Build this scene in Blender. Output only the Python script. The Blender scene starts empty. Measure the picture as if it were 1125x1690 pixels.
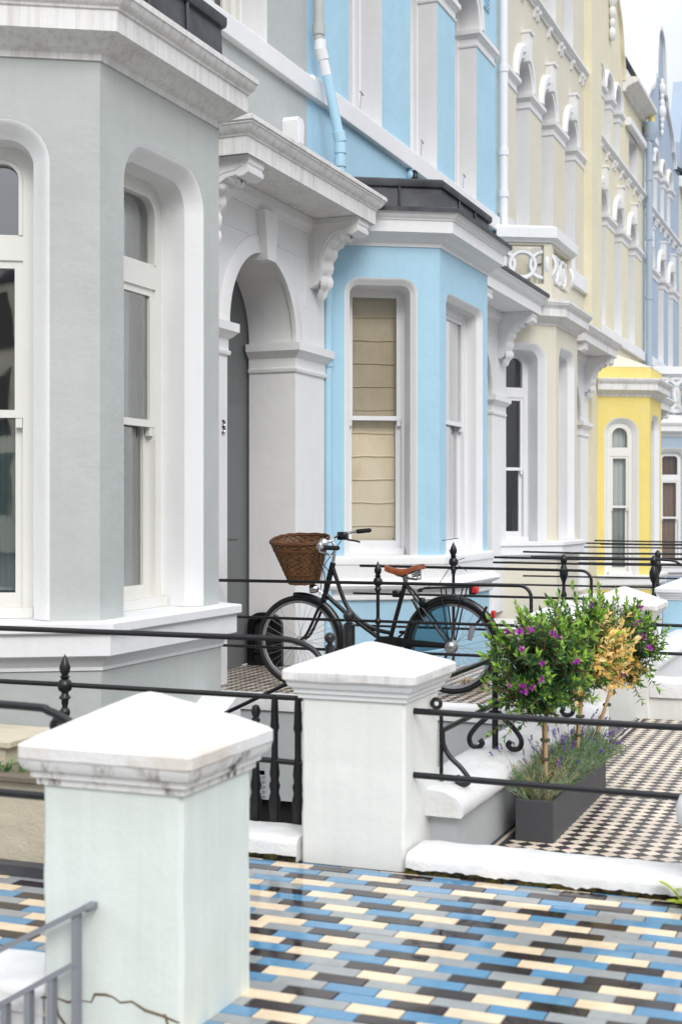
import bpy, bmesh, math, random
from mathutils import Vector, Matrix, Quaternion
from mathutils.geometry import tessellate_polygon
R = math.radians
PI = math.pi
random.seed(7)
sc = bpy.context.scene
COL = sc.collection

# ------------------------------------------------------------------ camera
cam_d = bpy.data.cameras.new('camera')
cam = bpy.data.objects.new('camera', cam_d); COL.objects.link(cam)
cam.location = (0, 0, 1.35)
cam.rotation_euler = (PI/2, 0, R(21.637))
cam_d.sensor_fit = 'HORIZONTAL'; cam_d.sensor_width = 24.0; cam_d.lens = 48.0
cam_d.shift_y = -0.0018
cam_d.clip_start = 0.1; cam_d.clip_end = 800
cam_d.dof.use_dof = True; cam_d.dof.focus_distance = 9.2; cam_d.dof.aperture_fstop = 3.8
sc.camera = cam

# ------------------------------------------------------------------ sky, sun, exposure
SUN_EL, SUN_AZ = 38.0, 145.0          # azimuth clockwise from +Y
w = bpy.data.worlds.new('World'); sc.world = w; w.use_nodes = True
nt = w.node_tree; nt.nodes.clear()
out = nt.nodes.new('ShaderNodeOutputWorld'); bg = nt.nodes.new('ShaderNodeBackground')
sky = nt.nodes.new('ShaderNodeTexSky'); sky.sky_type = 'NISHITA'; sky.sun_disc = False
sky.sun_elevation = R(SUN_EL); sky.sun_rotation = R(SUN_AZ); sky.dust_density = 2.0
tc = nt.nodes.new('ShaderNodeTexCoord')
cn = nt.nodes.new('ShaderNodeTexNoise'); cn.inputs['Scale'].default_value = 2.6; cn.inputs['Detail'].default_value = 6; cn.inputs['Roughness'].default_value = .55
cr = nt.nodes.new('ShaderNodeValToRGB')
cr.color_ramp.elements[0].position = .30; cr.color_ramp.elements[0].color = (.55, .55, .55, 1)
cr.color_ramp.elements[1].position = .55; cr.color_ramp.elements[1].color = (1, 1, 1, 1)
hs = nt.nodes.new('ShaderNodeHueSaturation'); hs.inputs['Saturation'].default_value = .4
mx = nt.nodes.new('ShaderNodeMixRGB'); mx.inputs['Color2'].default_value = (8.45, 8.8, 9.5, 1)
nt.links.new(tc.outputs['Generated'], cn.inputs['Vector']); nt.links.new(cn.outputs['Fac'], cr.inputs['Fac'])
nt.links.new(cr.outputs['Color'], mx.inputs['Fac']); nt.links.new(sky.outputs['Color'], hs.inputs['Color'])
nt.links.new(hs.outputs['Color'], mx.inputs['Color1'])
sep = nt.nodes.new('ShaderNodeSeparateXYZ'); nt.links.new(tc.outputs['Generated'], sep.inputs[0])
ma = nt.nodes.new('ShaderNodeMath'); ma.operation = 'MULTIPLY_ADD'; ma.inputs[1].default_value = 1.3; ma.inputs[2].default_value = .30; ma.use_clamp = False; nt.links.new(sep.outputs['Z'], ma.inputs[0])
mm = nt.nodes.new('ShaderNodeMixRGB'); mm.blend_type = 'MULTIPLY'; mm.inputs['Fac'].default_value = 1
nt.links.new(mx.outputs['Color'], mm.inputs['Color1']); nt.links.new(ma.outputs[0], mm.inputs['Color2']); nt.links.new(mm.outputs['Color'], bg.inputs['Color'])
bg.inputs['Strength'].default_value = .110
nt.links.new(bg.outputs['Background'], out.inputs['Surface'])
sd = bpy.data.lights.new('sun', 'SUN'); sd.energy = 1.2; sd.angle = R(28); sd.color = (1, .975, .945)
sun = bpy.data.objects.new('sun', sd); COL.objects.link(sun)
az, el = R(SUN_AZ), R(SUN_EL)
sdir = Vector((math.sin(az)*math.cos(el), math.cos(az)*math.cos(el), math.sin(el)))
sun.rotation_euler = (-sdir).to_track_quat('-Z', 'Y').to_euler()
sc.view_settings.view_transform = 'Standard'; sc.view_settings.look = 'None'
sc.view_settings.exposure = 0.56; sc.view_settings.gamma = 1
sc.cycles.max_bounces = 8; sc.cycles.transparent_max_bounces = 12
sc.cycles.caustics_reflective = False; sc.cycles.caustics_refractive = False

# ------------------------------------------------------------------ materials
def lin(c):
    c = c/255.0
    return c/12.92 if c <= .04045 else ((c+.055)/1.055)**2.4
def rgb(r, g, b, k=1.0): return (lin(r)*k, lin(g)*k, lin(b)*k, 1)
def nn(nt, t, **kw):
    n = nt.nodes.new(t)
    for k, v in kw.items():
        if k in n.inputs: n.inputs[k].default_value = v
        else: setattr(n, k, v)
    return n
def base_mat(name, color, rough=.6, spec=.5, metal=0.0):
    m = bpy.data.materials.new(name); m.use_nodes = True
    b = m.node_tree.nodes['Principled BSDF']
    b.inputs['Base Color'].default_value = color
    b.inputs['Roughness'].default_value = rough
    b.inputs['Specular IOR Level'].default_value = spec
    b.inputs['Metallic'].default_value = metal
    return m, m.node_tree, b
def noise(nt, scale, detail=4, rough=.55, stretch=None, off=0.0):
    geo = nt.nodes.new('ShaderNodeNewGeometry')
    mp = nn(nt, 'ShaderNodeMapping')
    if stretch: mp.inputs['Scale'].default_value = stretch
    mp.inputs['Location'].default_value = (off, off*.7, off*1.3)
    n = nn(nt, 'ShaderNodeTexNoise', Scale=scale, Detail=detail, Roughness=rough)
    nt.links.new(geo.outputs['Position'], mp.inputs['Vector']); nt.links.new(mp.outputs['Vector'], n.inputs['Vector'])
    return n.outputs['Fac']
def ramp(nt, fac, a, b, ca=(0, 0, 0, 1), cb=(1, 1, 1, 1)):
    r = nt.nodes.new('ShaderNodeValToRGB')
    r.color_ramp.elements[0].position = a; r.color_ramp.elements[0].color = ca
    r.color_ramp.elements[1].position = b; r.color_ramp.elements[1].color = cb
    nt.links.new(fac, r.inputs['Fac']); return r.outputs['Color']
def mixc(nt, fac, c1, c2, mode='MIX'):
    m = nt.nodes.new('ShaderNodeMixRGB'); m.blend_type = mode
    for s, v in (('Fac', fac), ('Color1', c1), ('Color2', c2)):
        if hasattr(v, 'is_linked') or hasattr(v, 'links'): nt.links.new(v, m.inputs[s])
        else: m.inputs[s].default_value = v
    return m.outputs['Color']
def mul(c, k): return (c[0]*k, c[1]*k, c[2]*k, 1)
def bump(nt, b, fac, strength, dist=.01):
    bp = nn(nt, 'ShaderNodeBump', Strength=strength, Distance=dist)
    nt.links.new(fac, bp.inputs['Height']); nt.links.new(bp.outputs['Normal'], b.inputs['Normal'])
def stucco(name, color, var=.08, grain=.25, rough=.62, streak=.06, dirt=None, dirt_amt=.0, dirt_scale=3.0, drip=None):
    """painted render: broad blotches, faint drips, fine grain"""
    m, nt, b = base_mat(name, color, rough, .35)
    big = noise(nt, 1.3, 5, .6)
    c = mixc(nt, ramp(nt, big, .3, .72), mul(color, 1-var), mul(color, 1+var*.45))
    st = noise(nt, 5.0, 4, .6, (3.0, 3.0, .16), 3.1)
    c = mixc(nt, ramp(nt, st, .48, .78, (0, 0, 0, 1), (streak*4,)*3+(1,)), c, mul(color, .8))
    if drip:
        d2 = noise(nt, 11.0, 3, .6, (3.0, 3.0, .12), 7.7); c = mixc(nt, ramp(nt, d2, .46, .74, (0, 0, 0, 1), (.5,)*3+(1,)), c, drip)
    if dirt:
        dn = noise(nt, dirt_scale, 6, .68, (1, 1, .55), 9.0)
        c = mixc(nt, ramp(nt, dn, .52, .80, (0, 0, 0, 1), (dirt_amt,)*3+(1,)), c, dirt)
    nt.links.new(c, b.inputs['Base Color'])
    f2 = noise(nt, 70, 5, .6); f1 = noise(nt, 5.5, 4, .55, None, 2.5); ad = nn(nt, 'ShaderNodeMath', operation='MULTIPLY_ADD'); ad.inputs[1].default_value = 6.0
    nt.links.new(f1, ad.inputs[0]); nt.links.new(f2, ad.inputs[2]); bump(nt, b, ad.outputs[0], grain, .006)
    return m
M = {}
M['grey'] = stucco('grey_render', rgb(184, 188, 185), .09)
M['blue'] = stucco('sky_blue_render', (.41, .635, .77, 1), .07)
M['cream'] = stucco('cream_render', rgb(216, 210, 192), .05)
M['yellow'] = stucco('yellow_render', rgb(232, 212, 124), .07, dirt=rgb(228, 214, 166), dirt_amt=.5)
M['yellow_pale'] = stucco('pale_yellow_render', rgb(224, 217, 190), .06)
M['periwinkle'] = stucco('periwinkle_render', rgb(166, 182, 198), .06)
M['white'] = stucco('white_masonry_paint', (.80, .80, .80, 1), .04, .15, .5)
M['white_dirty'] = stucco('weathered_white_paint', (.79, .785, .77, 1), .07, .25, .55, .10, rgb(140, 122, 108), .40, 4.5, rgb(186, 172, 160))
M['offwhite'] = stucco('off_white_joinery', rgb(226, 225, 219), .03, .05, .4)
M['joinery'] = stucco('white_joinery', (.80, .80, .81, 1), .03, .05, .38)
M['portico'] = stucco('pale_grey_white_paint', (.80, .795, .79, 1), .05, .15, .5)
M['porch_dark'] = stucco('dark_grey_paint', rgb(112, 114, 114), .05, .1, .5)
M['pillar'] = stucco('pale_mint_render', rgb(221, 228, 222), .06, .16, .6, .12, rgb(190, 196, 176), .35, 2.2, rgb(207, 215, 208))
M['pillar_white'] = stucco('white_pillar_render', rgb(228, 229, 224), .05, .14, .6, .08, rgb(196, 192, 178), .3, 2.2)
M['wall_grey'] = stucco('grooved_grey_paint', rgb(186, 189, 190), .05, .2)
M['shade_black'] = base_mat('near_black_shade', (.01, .01, .011, 1), .8)[0]  # near-black colour puts deep shade into openings
M['room'] = base_mat('room_shade', (.05, .048, .045, 1), .9)[0]  # this and the grey one: gloom of unlit rooms put into the colour
M['room_grey'] = base_mat('grey_room_shade', (.17, .18, .175, 1), .9)[0]

def mould_mat():
    """cap mouldings with black mould in the grooves and drips"""
    m, nt, b = base_mat('mould_stained_white_paint', (.76, .755, .74, 1), .6, .3)
    a = noise(nt, 26, 5, .7, (1, 1, .35), 2.0)
    s = noise(nt, 9, 3, .6, (1, 1, .9), 5.0)
    f1 = ramp(nt, a, .46, .62); f2 = ramp(nt, s, .44, .62)
    c = mixc(nt, mixc(nt, 1.0, f1, f2, 'MULTIPLY'), (.76, .755, .74, 1), rgb(98, 88, 78))
    n3 = noise(nt, 3, 5, .6, None, 1.0)
    c = mixc(nt, ramp(nt, n3, .5, .8, (0, 0, 0, 1), (.35,)*3+(1,)), c, rgb(205, 190, 168))
    nt.links.new(c, b.inputs['Base Color']); bump(nt, b, noise(nt, 60, 5, .6), .35, .008)
    return m
M['mould'] = mould_mat()
def cap_mat():
    m, nt, b = base_mat('weathered_cap_paint', (.74, .73, .71, 1), .62, .3)
    n1 = noise(nt, 3.2, 6, .65, None, 4.0)
    c = mixc(nt, ramp(nt, n1, .42, .75), (.74, .735, .725, 1), rgb(204, 193, 176))
    n2 = noise(nt, 11, 6, .7, None, 7.0)
    c = mixc(nt, ramp(nt, n2, .60, .80, (0, 0, 0, 1), (.5,)*3+(1,)), c, rgb(168, 150, 128))
    nt.links.new(c, b.inputs['Base Color']); bump(nt, b, noise(nt, 40, 6, .65), .4, .01)
    return m
M['cap'] = cap_mat()
def lead_mat():
    m, nt, b = base_mat('lead_sheet', rgb(62, 63, 68), .55, .4)
    n = noise(nt, 3.5, 6, .6); c = mixc(nt, ramp(nt, n, .35, .7), rgb(44, 45, 50), rgb(78, 79, 83))
    nt.links.new(c, b.inputs['Base Color']); bump(nt, b, noise(nt, 9, 5, .6), .3, .02); return m
M['lead'] = lead_mat()
def iron_mat():
    m, nt, b = base_mat('black_painted_iron', (.012, .012, .014, 1), .34, .5)
    n = noise(nt, 60, 4, .6); bump(nt, b, n, .35, .004)
    c = mixc(nt, ramp(nt, noise(nt, 14, 5, .7), .58, .8), (.006, .006, .007, 1), (.020, .018, .018, 1))
    nt.links.new(c, b.inputs['Base Color']); return m
M['iron'] = iron_mat()
M['steel_grey'] = stucco('grey_painted_steel', rgb(134, 136, 143), .06, .1, .45)
def glass_mat(name, tint, rmin=.0):
    m = bpy.data.materials.new(name); m.use_nodes = True; nt = m.node_tree; nt.nodes.clear()
    o = nt.nodes.new('ShaderNodeOutputMaterial'); mix = nt.nodes.new('ShaderNodeMixShader')
    tr = nn(nt, 'ShaderNodeBsdfTransparent', Color=tint); gl = nn(nt, 'ShaderNodeBsdfGlossy', Roughness=.02)
    fr = nn(nt, 'ShaderNodeFresnel', IOR=1.52); ad = nn(nt, 'ShaderNodeMath', operation='ADD'); ad.inputs[1].default_value = .10+rmin; ad.use_clamp = True
    n = noise(nt, 2.2, 2, .5); bp = nn(nt, 'ShaderNodeBump', Strength=.035, Distance=.05)
    nt.links.new(n, bp.inputs['Height']); nt.links.new(bp.outputs['Normal'], gl.inputs['Normal']); nt.links.new(bp.outputs['Normal'], fr.inputs['Normal'])
    nt.links.new(fr.outputs['Fac'], ad.inputs[0]); nt.links.new(ad.outputs[0], mix.inputs['Fac']); nt.links.new(tr.outputs['BSDF'], mix.inputs[1]); nt.links.new(gl.outputs['BSDF'], mix.inputs[2])
    nt.links.new(mix.outputs['Shader'], o.inputs['Surface']); return m
M['glass'] = glass_mat('window_glass', (.95, .96, .95, 1))
M['glass_dark'] = glass_mat('tinted_window_glass', (.45, .5, .5, 1))
M['glass_coated'] = glass_mat('coated_window_glass', (.84, .93, .91, 1), .26)
def blind_mat():
    m, nt, b = base_mat('stained_blind_fabric', rgb(226, 205, 160), .9, .1)
    n = noise(nt, 4.0, 6, .65, (1, 1, .5), 2.2); c = mixc(nt, ramp(nt, n, .35, .72), rgb(252, 236, 208), rgb(232, 212, 178))
    n2 = noise(nt, 8.0, 5, .7, (1, 1, 1.6), 6.2); c = mixc(nt, ramp(nt, n2, .60, .74, (0, 0, 0, 1), (.7,)*3+(1,)), c, rgb(222, 214, 196))
    geo = nt.nodes.new('ShaderNodeNewGeometry'); sx = nt.nodes.new('ShaderNodeSeparateXYZ'); nt.links.new(geo.outputs['Position'], sx.inputs[0])
    mr = nn(nt, 'ShaderNodeMapRange'); mr.inputs['From Min'].default_value = 1.0; mr.inputs['From Max'].default_value = 1.9
    nt.links.new(sx.outputs['Z'], mr.inputs['Value'])
    c = mixc(nt, mr.outputs['Result'], rgb(226, 214, 192), c)
    nt.links.new(c, b.inputs['Base Color']); bump(nt, b, noise(nt, 220, 3, .6), .3, .003); return m
M['blind'] = blind_mat()
M['curtain'] = stucco('net_curtain', rgb(214, 220, 218), .06, .1, .9)
M['curtain_brown'] = stucco('brown_curtain', rgb(150, 128, 112), .08, .1, .9)
M['curtain_grey'] = stucco('grey_curtain', rgb(150, 150, 148), .10, .1, .9)
M['curtain_teal'] = stucco('pale_teal_curtain', rgb(218, 232, 226), .06, .1, .9)
M['net'] = stucco('teal_grey_net', rgb(150, 172, 172), .10, .1, .9)
M['shutter'] = stucco('pale_green_shutter', rgb(178, 196, 190), .05, .1, .5)
M['chrome'] = base_mat('chrome', (.75, .75, .76, 1), .16, .5, 1.0)[0]
M['alloy'] = base_mat('brushed_alloy', (.52, .52, .53, 1), .35, .5, 1.0)[0]
M['spoke'] = base_mat('steel_spoke', (.35, .35, .36, 1), .5, .5, .6)[0]
M['bike_paint'] = base_mat('black_gloss_enamel', (.009, .009, .010, 1), .22, .5)[0]
M['rubber'] = base_mat('black_rubber', (.018, .018, .019, 1), .75, .3)[0]
M['red_lens'] = base_mat('red_reflector', (.55, .015, .012, 1), .2, .5)[0]
def leather_mat():
    m, nt, b = base_mat('tan_leather', rgb(150, 78, 40), .38, .5)
    c = mixc(nt, ramp(nt, noise(nt, 18, 5, .6), .35, .7), rgb(158, 84, 44), rgb(112, 54, 28))
    nt.links.new(c, b.inputs['Base Color']); return m
M['leather'] = leather_mat()
def wicker_mat():
    m, nt, b = base_mat('brown_wicker', rgb(92, 62, 38), .55, .4)
    c = mixc(nt, ramp(nt, noise(nt, 55, 4, .6), .35, .7), rgb(122, 84, 48), rgb(52, 34, 22))
    nt.links.new(c, b.inputs['Base Color']); return m
M['wicker'] = wicker_mat()
M['wicker_rim'] = stucco('dark_wicker_rim', rgb(98, 62, 40), .2, .3, .6)
def smoke_mat():
    m = bpy.data.materials.new('smoked_plastic_guard'); m.use_nodes = True; nt = m.node_tree
    b = nt.nodes['Principled BSDF']; b.inputs['Base Color'].default_value = (.02, .06, .085, 1); b.inputs['Roughness'].default_value = .12
    o = nt.nodes['Material Output']; mix = nn(nt, 'ShaderNodeMixShader', Fac=.16); tr = nn(nt, 'ShaderNodeBsdfTransparent', Color=(.50, .66, .72, 1))
    nt.links.new(tr.outputs['BSDF'], mix.inputs[1]); nt.links.new(b.outputs['BSDF'], mix.inputs[2]); nt.links.new(mix.outputs['Shader'], o.inputs['Surface']); return m
M['smoke'] = smoke_mat()
M['planter'] = stucco('dark_grey_composite', rgb(72, 73, 76), .10, .2, .55)
M['soil'] = stucco('potting_soil', rgb(52, 42, 34), .2, .8, .9)
M['stem'] = stucco('brown_shrub_stem', rgb(128, 92, 62), .15, .5, .8)
M['cane'] = stucco('bamboo_cane', rgb(184, 152, 114), .12, .2, .6)
M['tie'] = base_mat('plant_tie', rgb(70, 74, 50), .7)[0]
def leaf_mat(name, c, tr=.25, rough=.4):
    m, nt, b = base_mat(name, c, rough, .4)
    try: b.inputs['Transmission Weight'].default_value = 0
    except Exception: pass
    o = nt.nodes['Material Output']; tl = nn(nt, 'ShaderNodeBsdfTranslucent', Color=mul(c, 1.3)); mix = nn(nt, 'ShaderNodeMixShader', Fac=tr)
    oi = nn(nt, 'ShaderNodeHueSaturation'); n = noise(nt, 35, 2, .5)
    mr = nn(nt, 'ShaderNodeMapRange'); mr.inputs['To Min'].default_value = .65; mr.inputs['To Max'].default_value = 1.4
    nt.links.new(n, mr.inputs['Value']); nt.links.new(mr.outputs['Result'], oi.inputs['Value']); oi.inputs['Color'].default_value = c
    nt.links.new(oi.outputs['Color'], b.inputs['Base Color'])
    nt.links.new(b.outputs['BSDF'], mix.inputs[1]); nt.links.new(tl.outputs['BSDF'], mix.inputs[2]); nt.links.new(mix.outputs['Shader'], o.inputs['Surface']); return m
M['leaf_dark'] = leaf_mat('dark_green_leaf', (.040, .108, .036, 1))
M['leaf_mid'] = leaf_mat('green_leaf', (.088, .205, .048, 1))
M['leaf_tip'] = leaf_mat('young_leaf', (.30, .50, .065, 1))
M['leaf_dry'] = leaf_mat('dry_yellow_leaf', (.92, .66, .20, 1), .3, .6)
M['leaf_dry2'] = leaf_mat('pale_dry_leaf', (.95, .76, .38, 1), .3, .6)
M['petal'] = leaf_mat('magenta_petal', (.46, .04, .44, 1), .25, .5)
M['petal_white'] = leaf_mat('pale_petal', (.65, .40, .60, 1), .3, .5)
M['lav_leaf'] = leaf_mat('grey_green_lavender', (.21, .29, .18, 1), .2, .7)
M['lav_leaf2'] = leaf_mat('green_lavender', (.14, .24, .08, 1), .2, .7)
M['lav_dry'] = leaf_mat('straw_stalk', (.42, .33, .18, 1), .2, .8)
M['lav_flower'] = leaf_mat('lavender_flower', (.17, .075, .42, 1), .2, .7)
M['lav_brown'] = leaf_mat('spent_lavender_flower', (.17, .09, .075, 1), .1, .8)
M['fern'] = leaf_mat('fern_frond', (.46, .56, .07, 1), .3, .5)

# ------------------------------------------------------------------ mesh helpers
class MB:
    def __init__(s): s.v = []; s.f = []; s.m = []; s.mi = 0
    def add(s, verts, faces, mi=None):
        o = len(s.v); s.v.extend([tuple(v) for v in verts])
        for f in faces: s.f.append(tuple(i+o for i in f)); s.m.append(s.mi if mi is None else mi)
    def box(s, x0, x1, y0, y1, z0, z1, bev=0.0):
        if x0 > x1: x0, x1 = x1, x0
        if y0 > y1: y0, y1 = y1, y0
        if z0 > z1: z0, z1 = z1, z0
        if bev <= 0:
            v = [(x, y, z) for x in (x0, x1) for y in (y0, y1) for z in (z0, z1)]
            s.add(v, [(0, 1, 3, 2), (4, 6, 7, 5), (0, 4, 5, 1), (2, 3, 7, 6), (0, 2, 6, 4), (1, 5, 7, 3)])
        else:
            b = bev; ring = [(x0+b, y0), (x1-b, y0), (x1, y0+b), (x1, y1-b), (x1-b, y1), (x0+b, y1), (x0, y1-b), (x0, y0+b)]
            rin = [(x0+b, y0+b), (x1-b, y0+b), (x1-b, y0+b), (x1-b, y1-b), (x1-b, y1-b), (x0+b, y1-b), (x0+b, y1-b), (x0+b, y0+b)]
            v = []
            for z, rr in ((z0, rin), (z0+b, ring), (z1-b, ring), (z1, rin)): v += [(x, y, z) for x, y in rr]
            f = []
            for k in range(3):
                for i in range(8): f.append((k*8+i, k*8+(i+1) % 8, (k+1)*8+(i+1) % 8, (k+1)*8+i))
            f.append((24, 26, 28, 30)); f.append((6, 4, 2, 0))
            s.add(v, f)
    def prism(s, poly, fmap, n0, n1, cap=True):
        """poly [(a,b)], extruded along n from n0 to n1 through fmap(a,b,n)"""
        k = len(poly); v = [fmap(a, b, n0) for a, b in poly]+[fmap(a, b, n1) for a, b in poly]
        f = [(i, (i+1) % k, k+(i+1) % k, k+i) for i in range(k)]
        if cap:
            for t in tessellate_polygon([[Vector((a, b, 0)) for a, b in poly]]):
                f.append(tuple(t)); f.append(tuple(i+k for i in reversed(t)))
        s.add(v, f)
    def panel(s, outline, holes, fmap, n=0.0):
        polys = [[Vector((a, b, 0)) for a, b in outline]]+[[Vector((a, b, 0)) for a, b in h] for h in holes]
        pts = [p for pl in polys for p in pl]
        s.add([fmap(p.x, p.y, n) for p in pts], [tuple(t) for t in tessellate_polygon(polys)])
    def loop_wall(s, outline, fmap, n0, n1, closed=True):
        k = len(outline); v = [fmap(a, b, n0) for a, b in outline]+[fmap(a, b, n1) for a, b in outline]
        s.add(v, [(i, (i+1) % k, k+(i+1) % k, k+i) for i in range(k if closed else k-1)])
    def sweep(s, path, prof, fmap, sign=1, closed=False, caps=True, pclosed=False):
        """prof [(o,n)]: o = mitred offset to the right of the path, n = height"""
        k = len(path); nrm = []
        for i in range(k):
            def seg(a, b):
                d = Vector((b[0]-a[0], b[1]-a[1])); d.normalize(); return Vector((d.y, -d.x))
            ns = []
            if closed or i > 0: ns.append(seg(path[i-1], path[i]))
            if closed or i < k-1: ns.append(seg(path[i], path[(i+1) % k]))
            if len(ns) == 2:
                h = ns[0]+ns[1]
                if h.length < 1e-6: h = ns[0]
                else: h = h/(h.length_squared/2)
                nrm.append(h)
            else: nrm.append(ns[0])
        v = []; q = len(prof)
        for i in range(k):
            for o, n in prof: v.append(fmap(path[i][0]+nrm[i].x*o*sign, path[i][1]+nrm[i].y*o*sign, n))
        f = []
        for i in range(k if closed else k-1):
            j = (i+1) % k
            for a in range(q if pclosed else q-1):
                b = (a+1) % q; f.append((i*q+a, j*q+a, j*q+b, i*q+b))
        if caps and not closed and q > 2:
            f.append(tuple(range(q))); f.append(tuple((k-1)*q+a for a in reversed(range(q))))
        s.add(v, f)
    def tube(s, pts, r, seg=8, cap=True):
        pts = [Vector(p) for p in pts]; n = len(pts); rr = r if isinstance(r, (list, tuple)) else [r]*n
        t0 = (pts[1]-pts[0]).normalized(); up = Vector((0, 0, 1)) if abs(t0.z) < .95 else Vector((1, 0, 0))
        a = t0.cross(up).normalized(); v = []
        for i in range(n):
            t = (pts[min(i+1, n-1)]-pts[max(i-1, 0)])
            t = t.normalized() if t.length > 1e-9 else t0
            a = (a-t*a.dot(t)); a = a.normalized() if a.length > 1e-9 else t.orthogonal().normalized()
            b = t.cross(a)
            for j in range(seg):
                g = 2*PI*j/seg; v.append(pts[i]+a*(math.cos(g)*rr[i])+b*(math.sin(g)*rr[i]))
        f = []
        for i in range(n-1):
            for j in range(seg): f.append((i*seg+j, i*seg+(j+1) % seg, (i+1)*seg+(j+1) % seg, (i+1)*seg+j))
        if cap: f.append(tuple(reversed(range(seg)))); f.append(tuple((n-1)*seg+j for j in range(seg)))
        s.add(v, f)
    def lathe(s, prof, c, seg=16, axis=(0, 0, 1)):
        """prof [(r,z)] along axis from c"""
        ax = Vector(axis).normalized(); a = ax.orthogonal().normalized(); b = ax.cross(a); c = Vector(c); v = []; q = len(prof)
        for r, z in prof:
            for j in range(seg):
                g = 2*PI*j/seg; v.append(c+ax*z+a*(r*math.cos(g))+b*(r*math.sin(g)))
        f = [(i*seg+j, i*seg+(j+1) % seg, (i+1)*seg+(j+1) % seg, (i+1)*seg+j) for i in range(q-1) for j in range(seg)]
        f.append(tuple(reversed(range(seg)))); f.append(tuple((q-1)*seg+j for j in range(seg)))
        s.add(v, f)
    def ball(s, c, r, seg=14, sc=(1, 1, 1)):
        v = []; f = []; n = max(6, seg//2)
        for i in range(n+1):
            p = PI*i/n
            for j in range(seg):
                g = 2*PI*j/seg
                v.append((c[0]+r*sc[0]*math.sin(p)*math.cos(g), c[1]+r*sc[1]*math.sin(p)*math.sin(g), c[2]+r*sc[2]*math.cos(p)))
        for i in range(n):
            for j in range(seg): f.append((i*seg+j, (i+1)*seg+j, (i+1)*seg+(j+1) % seg, i*seg+(j+1) % seg))
        s.add(v, f)
    def torus(s, c, r, t, axis, seg=40, ts=8, a0=0, a1=2*PI, ref=None):
        ax = Vector(axis).normalized(); a = Vector(ref).normalized() if ref else ax.orthogonal().normalized(); b = ax.cross(a); c = Vector(c)
        full = abs(a1-a0-2*PI) < 1e-6; n = seg if full else seg+1; v = []
        for i in range(n):
            g = a0+(a1-a0)*i/seg; d = a*math.cos(g)+b*math.sin(g)
            for j in range(ts):
                h = 2*PI*j/ts; v.append(c+d*(r+t*math.cos(h))+ax*(t*math.sin(h)))
        f = []
        for i in range(seg):
            k = (i+1) % n
            for j in range(ts): f.append((i*ts+j, k*ts+j, k*ts+(j+1) % ts, i*ts+(j+1) % ts))
        s.add(v, f)
    def build(s, name, mat, parent=None, smooth=True, ang=32, fix=True):
        me = bpy.data.meshes.new(name); par = parent; loc = Vector((0, 0, 0)); p = parent
        while p is not None: loc += p.location; p = p.parent
        me.from_pydata([(a-loc.x, b-loc.y, c-loc.z) for a, b, c in s.v], [], s.f)
        for m in (mat if isinstance(mat, (list, tuple)) else [mat]): me.materials.append(m)
        if any(s.m):
            me.polygons.foreach_set('material_index', s.m)
        if fix:
            bm = bmesh.new(); bm.from_mesh(me)
            bmesh.ops.remove_doubles(bm, verts=bm.verts, dist=1e-5)
            bmesh.ops.recalc_face_normals(bm, faces=bm.faces); bm.to_mesh(me); bm.free()
        if smooth:
            me.polygons.foreach_set('use_smooth', [True]*len(me.polygons)); me.set_sharp_from_angle(angle=R(ang))
        me.update()
        o = bpy.data.objects.new(name, me); COL.objects.link(o)
        if par is not None: o.parent = par
        return o
def thing(name, label, cat, loc=(0, 0, 0), group=None):
    o = bpy.data.objects.new(name, None); COL.objects.link(o); o.location = loc; o.empty_display_size = .1
    o['label'] = label; o['category'] = cat
    if group: o['group'] = group
    return o
def tag(o, label, cat, group=None):
    o['label'] = label; o['category'] = cat
    if group: o['group'] = group
    return o
def struct(name, mb, mat, kind='structure', **kw):
    o = mb.build(name, mat, None, **kw); o['kind'] = kind; return o
PLAN = lambda x, y, z: (x, y, z)
class Face:
    """upright wall face starting at plan point p, running to q; u along, v = z, n = outward (right of p->q)"""
    def __init__(s, p, q):
        s.p = p; d = Vector((q[0]-p[0], q[1]-p[1])); s.w = d.length; d.normalize(); s.d = d; s.nx, s.ny = d.y, -d.x
    def __call__(s, u, v, n): return (s.p[0]+s.d.x*u+s.nx*n, s.p[1]+s.d.y*u+s.ny*n, v)
def arch_outline(u0, u1, v0, v1, r, seg=8):
    """opening outline from bottom-left up and round to bottom-right; r = top corner radius (half the width makes an arch)"""
    w = (u1-u0)/2; r = min(r, w); pts = [(u0, v0)]
    for i in range(seg+1):
        g = PI-(PI/2)*i/seg; pts.append((u0+r+r*math.cos(g), v1-r+r*math.sin(g)))
    st = 0 if r < w-1e-4 else 1
    for i in range(st, seg+1):
        g = PI/2-(PI/2)*i/seg; pts.append((u1-r+r*math.cos(g), v1-r+r*math.sin(g)))
    pts.append((u1, v0)); return pts
def grow(pts, u0, u1, v0, v1, r, d, seg=8): return arch_outline(u0-d, u1+d, v0, v1+d, r+d, seg)
def arc(cx, cz, r, a0, a1, n): return [(cx+r*math.cos(R(a0+(a1-a0)*i/n)), cz+r*math.sin(R(a0+(a1-a0)*i/n))) for i in range(n+1)]

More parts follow.
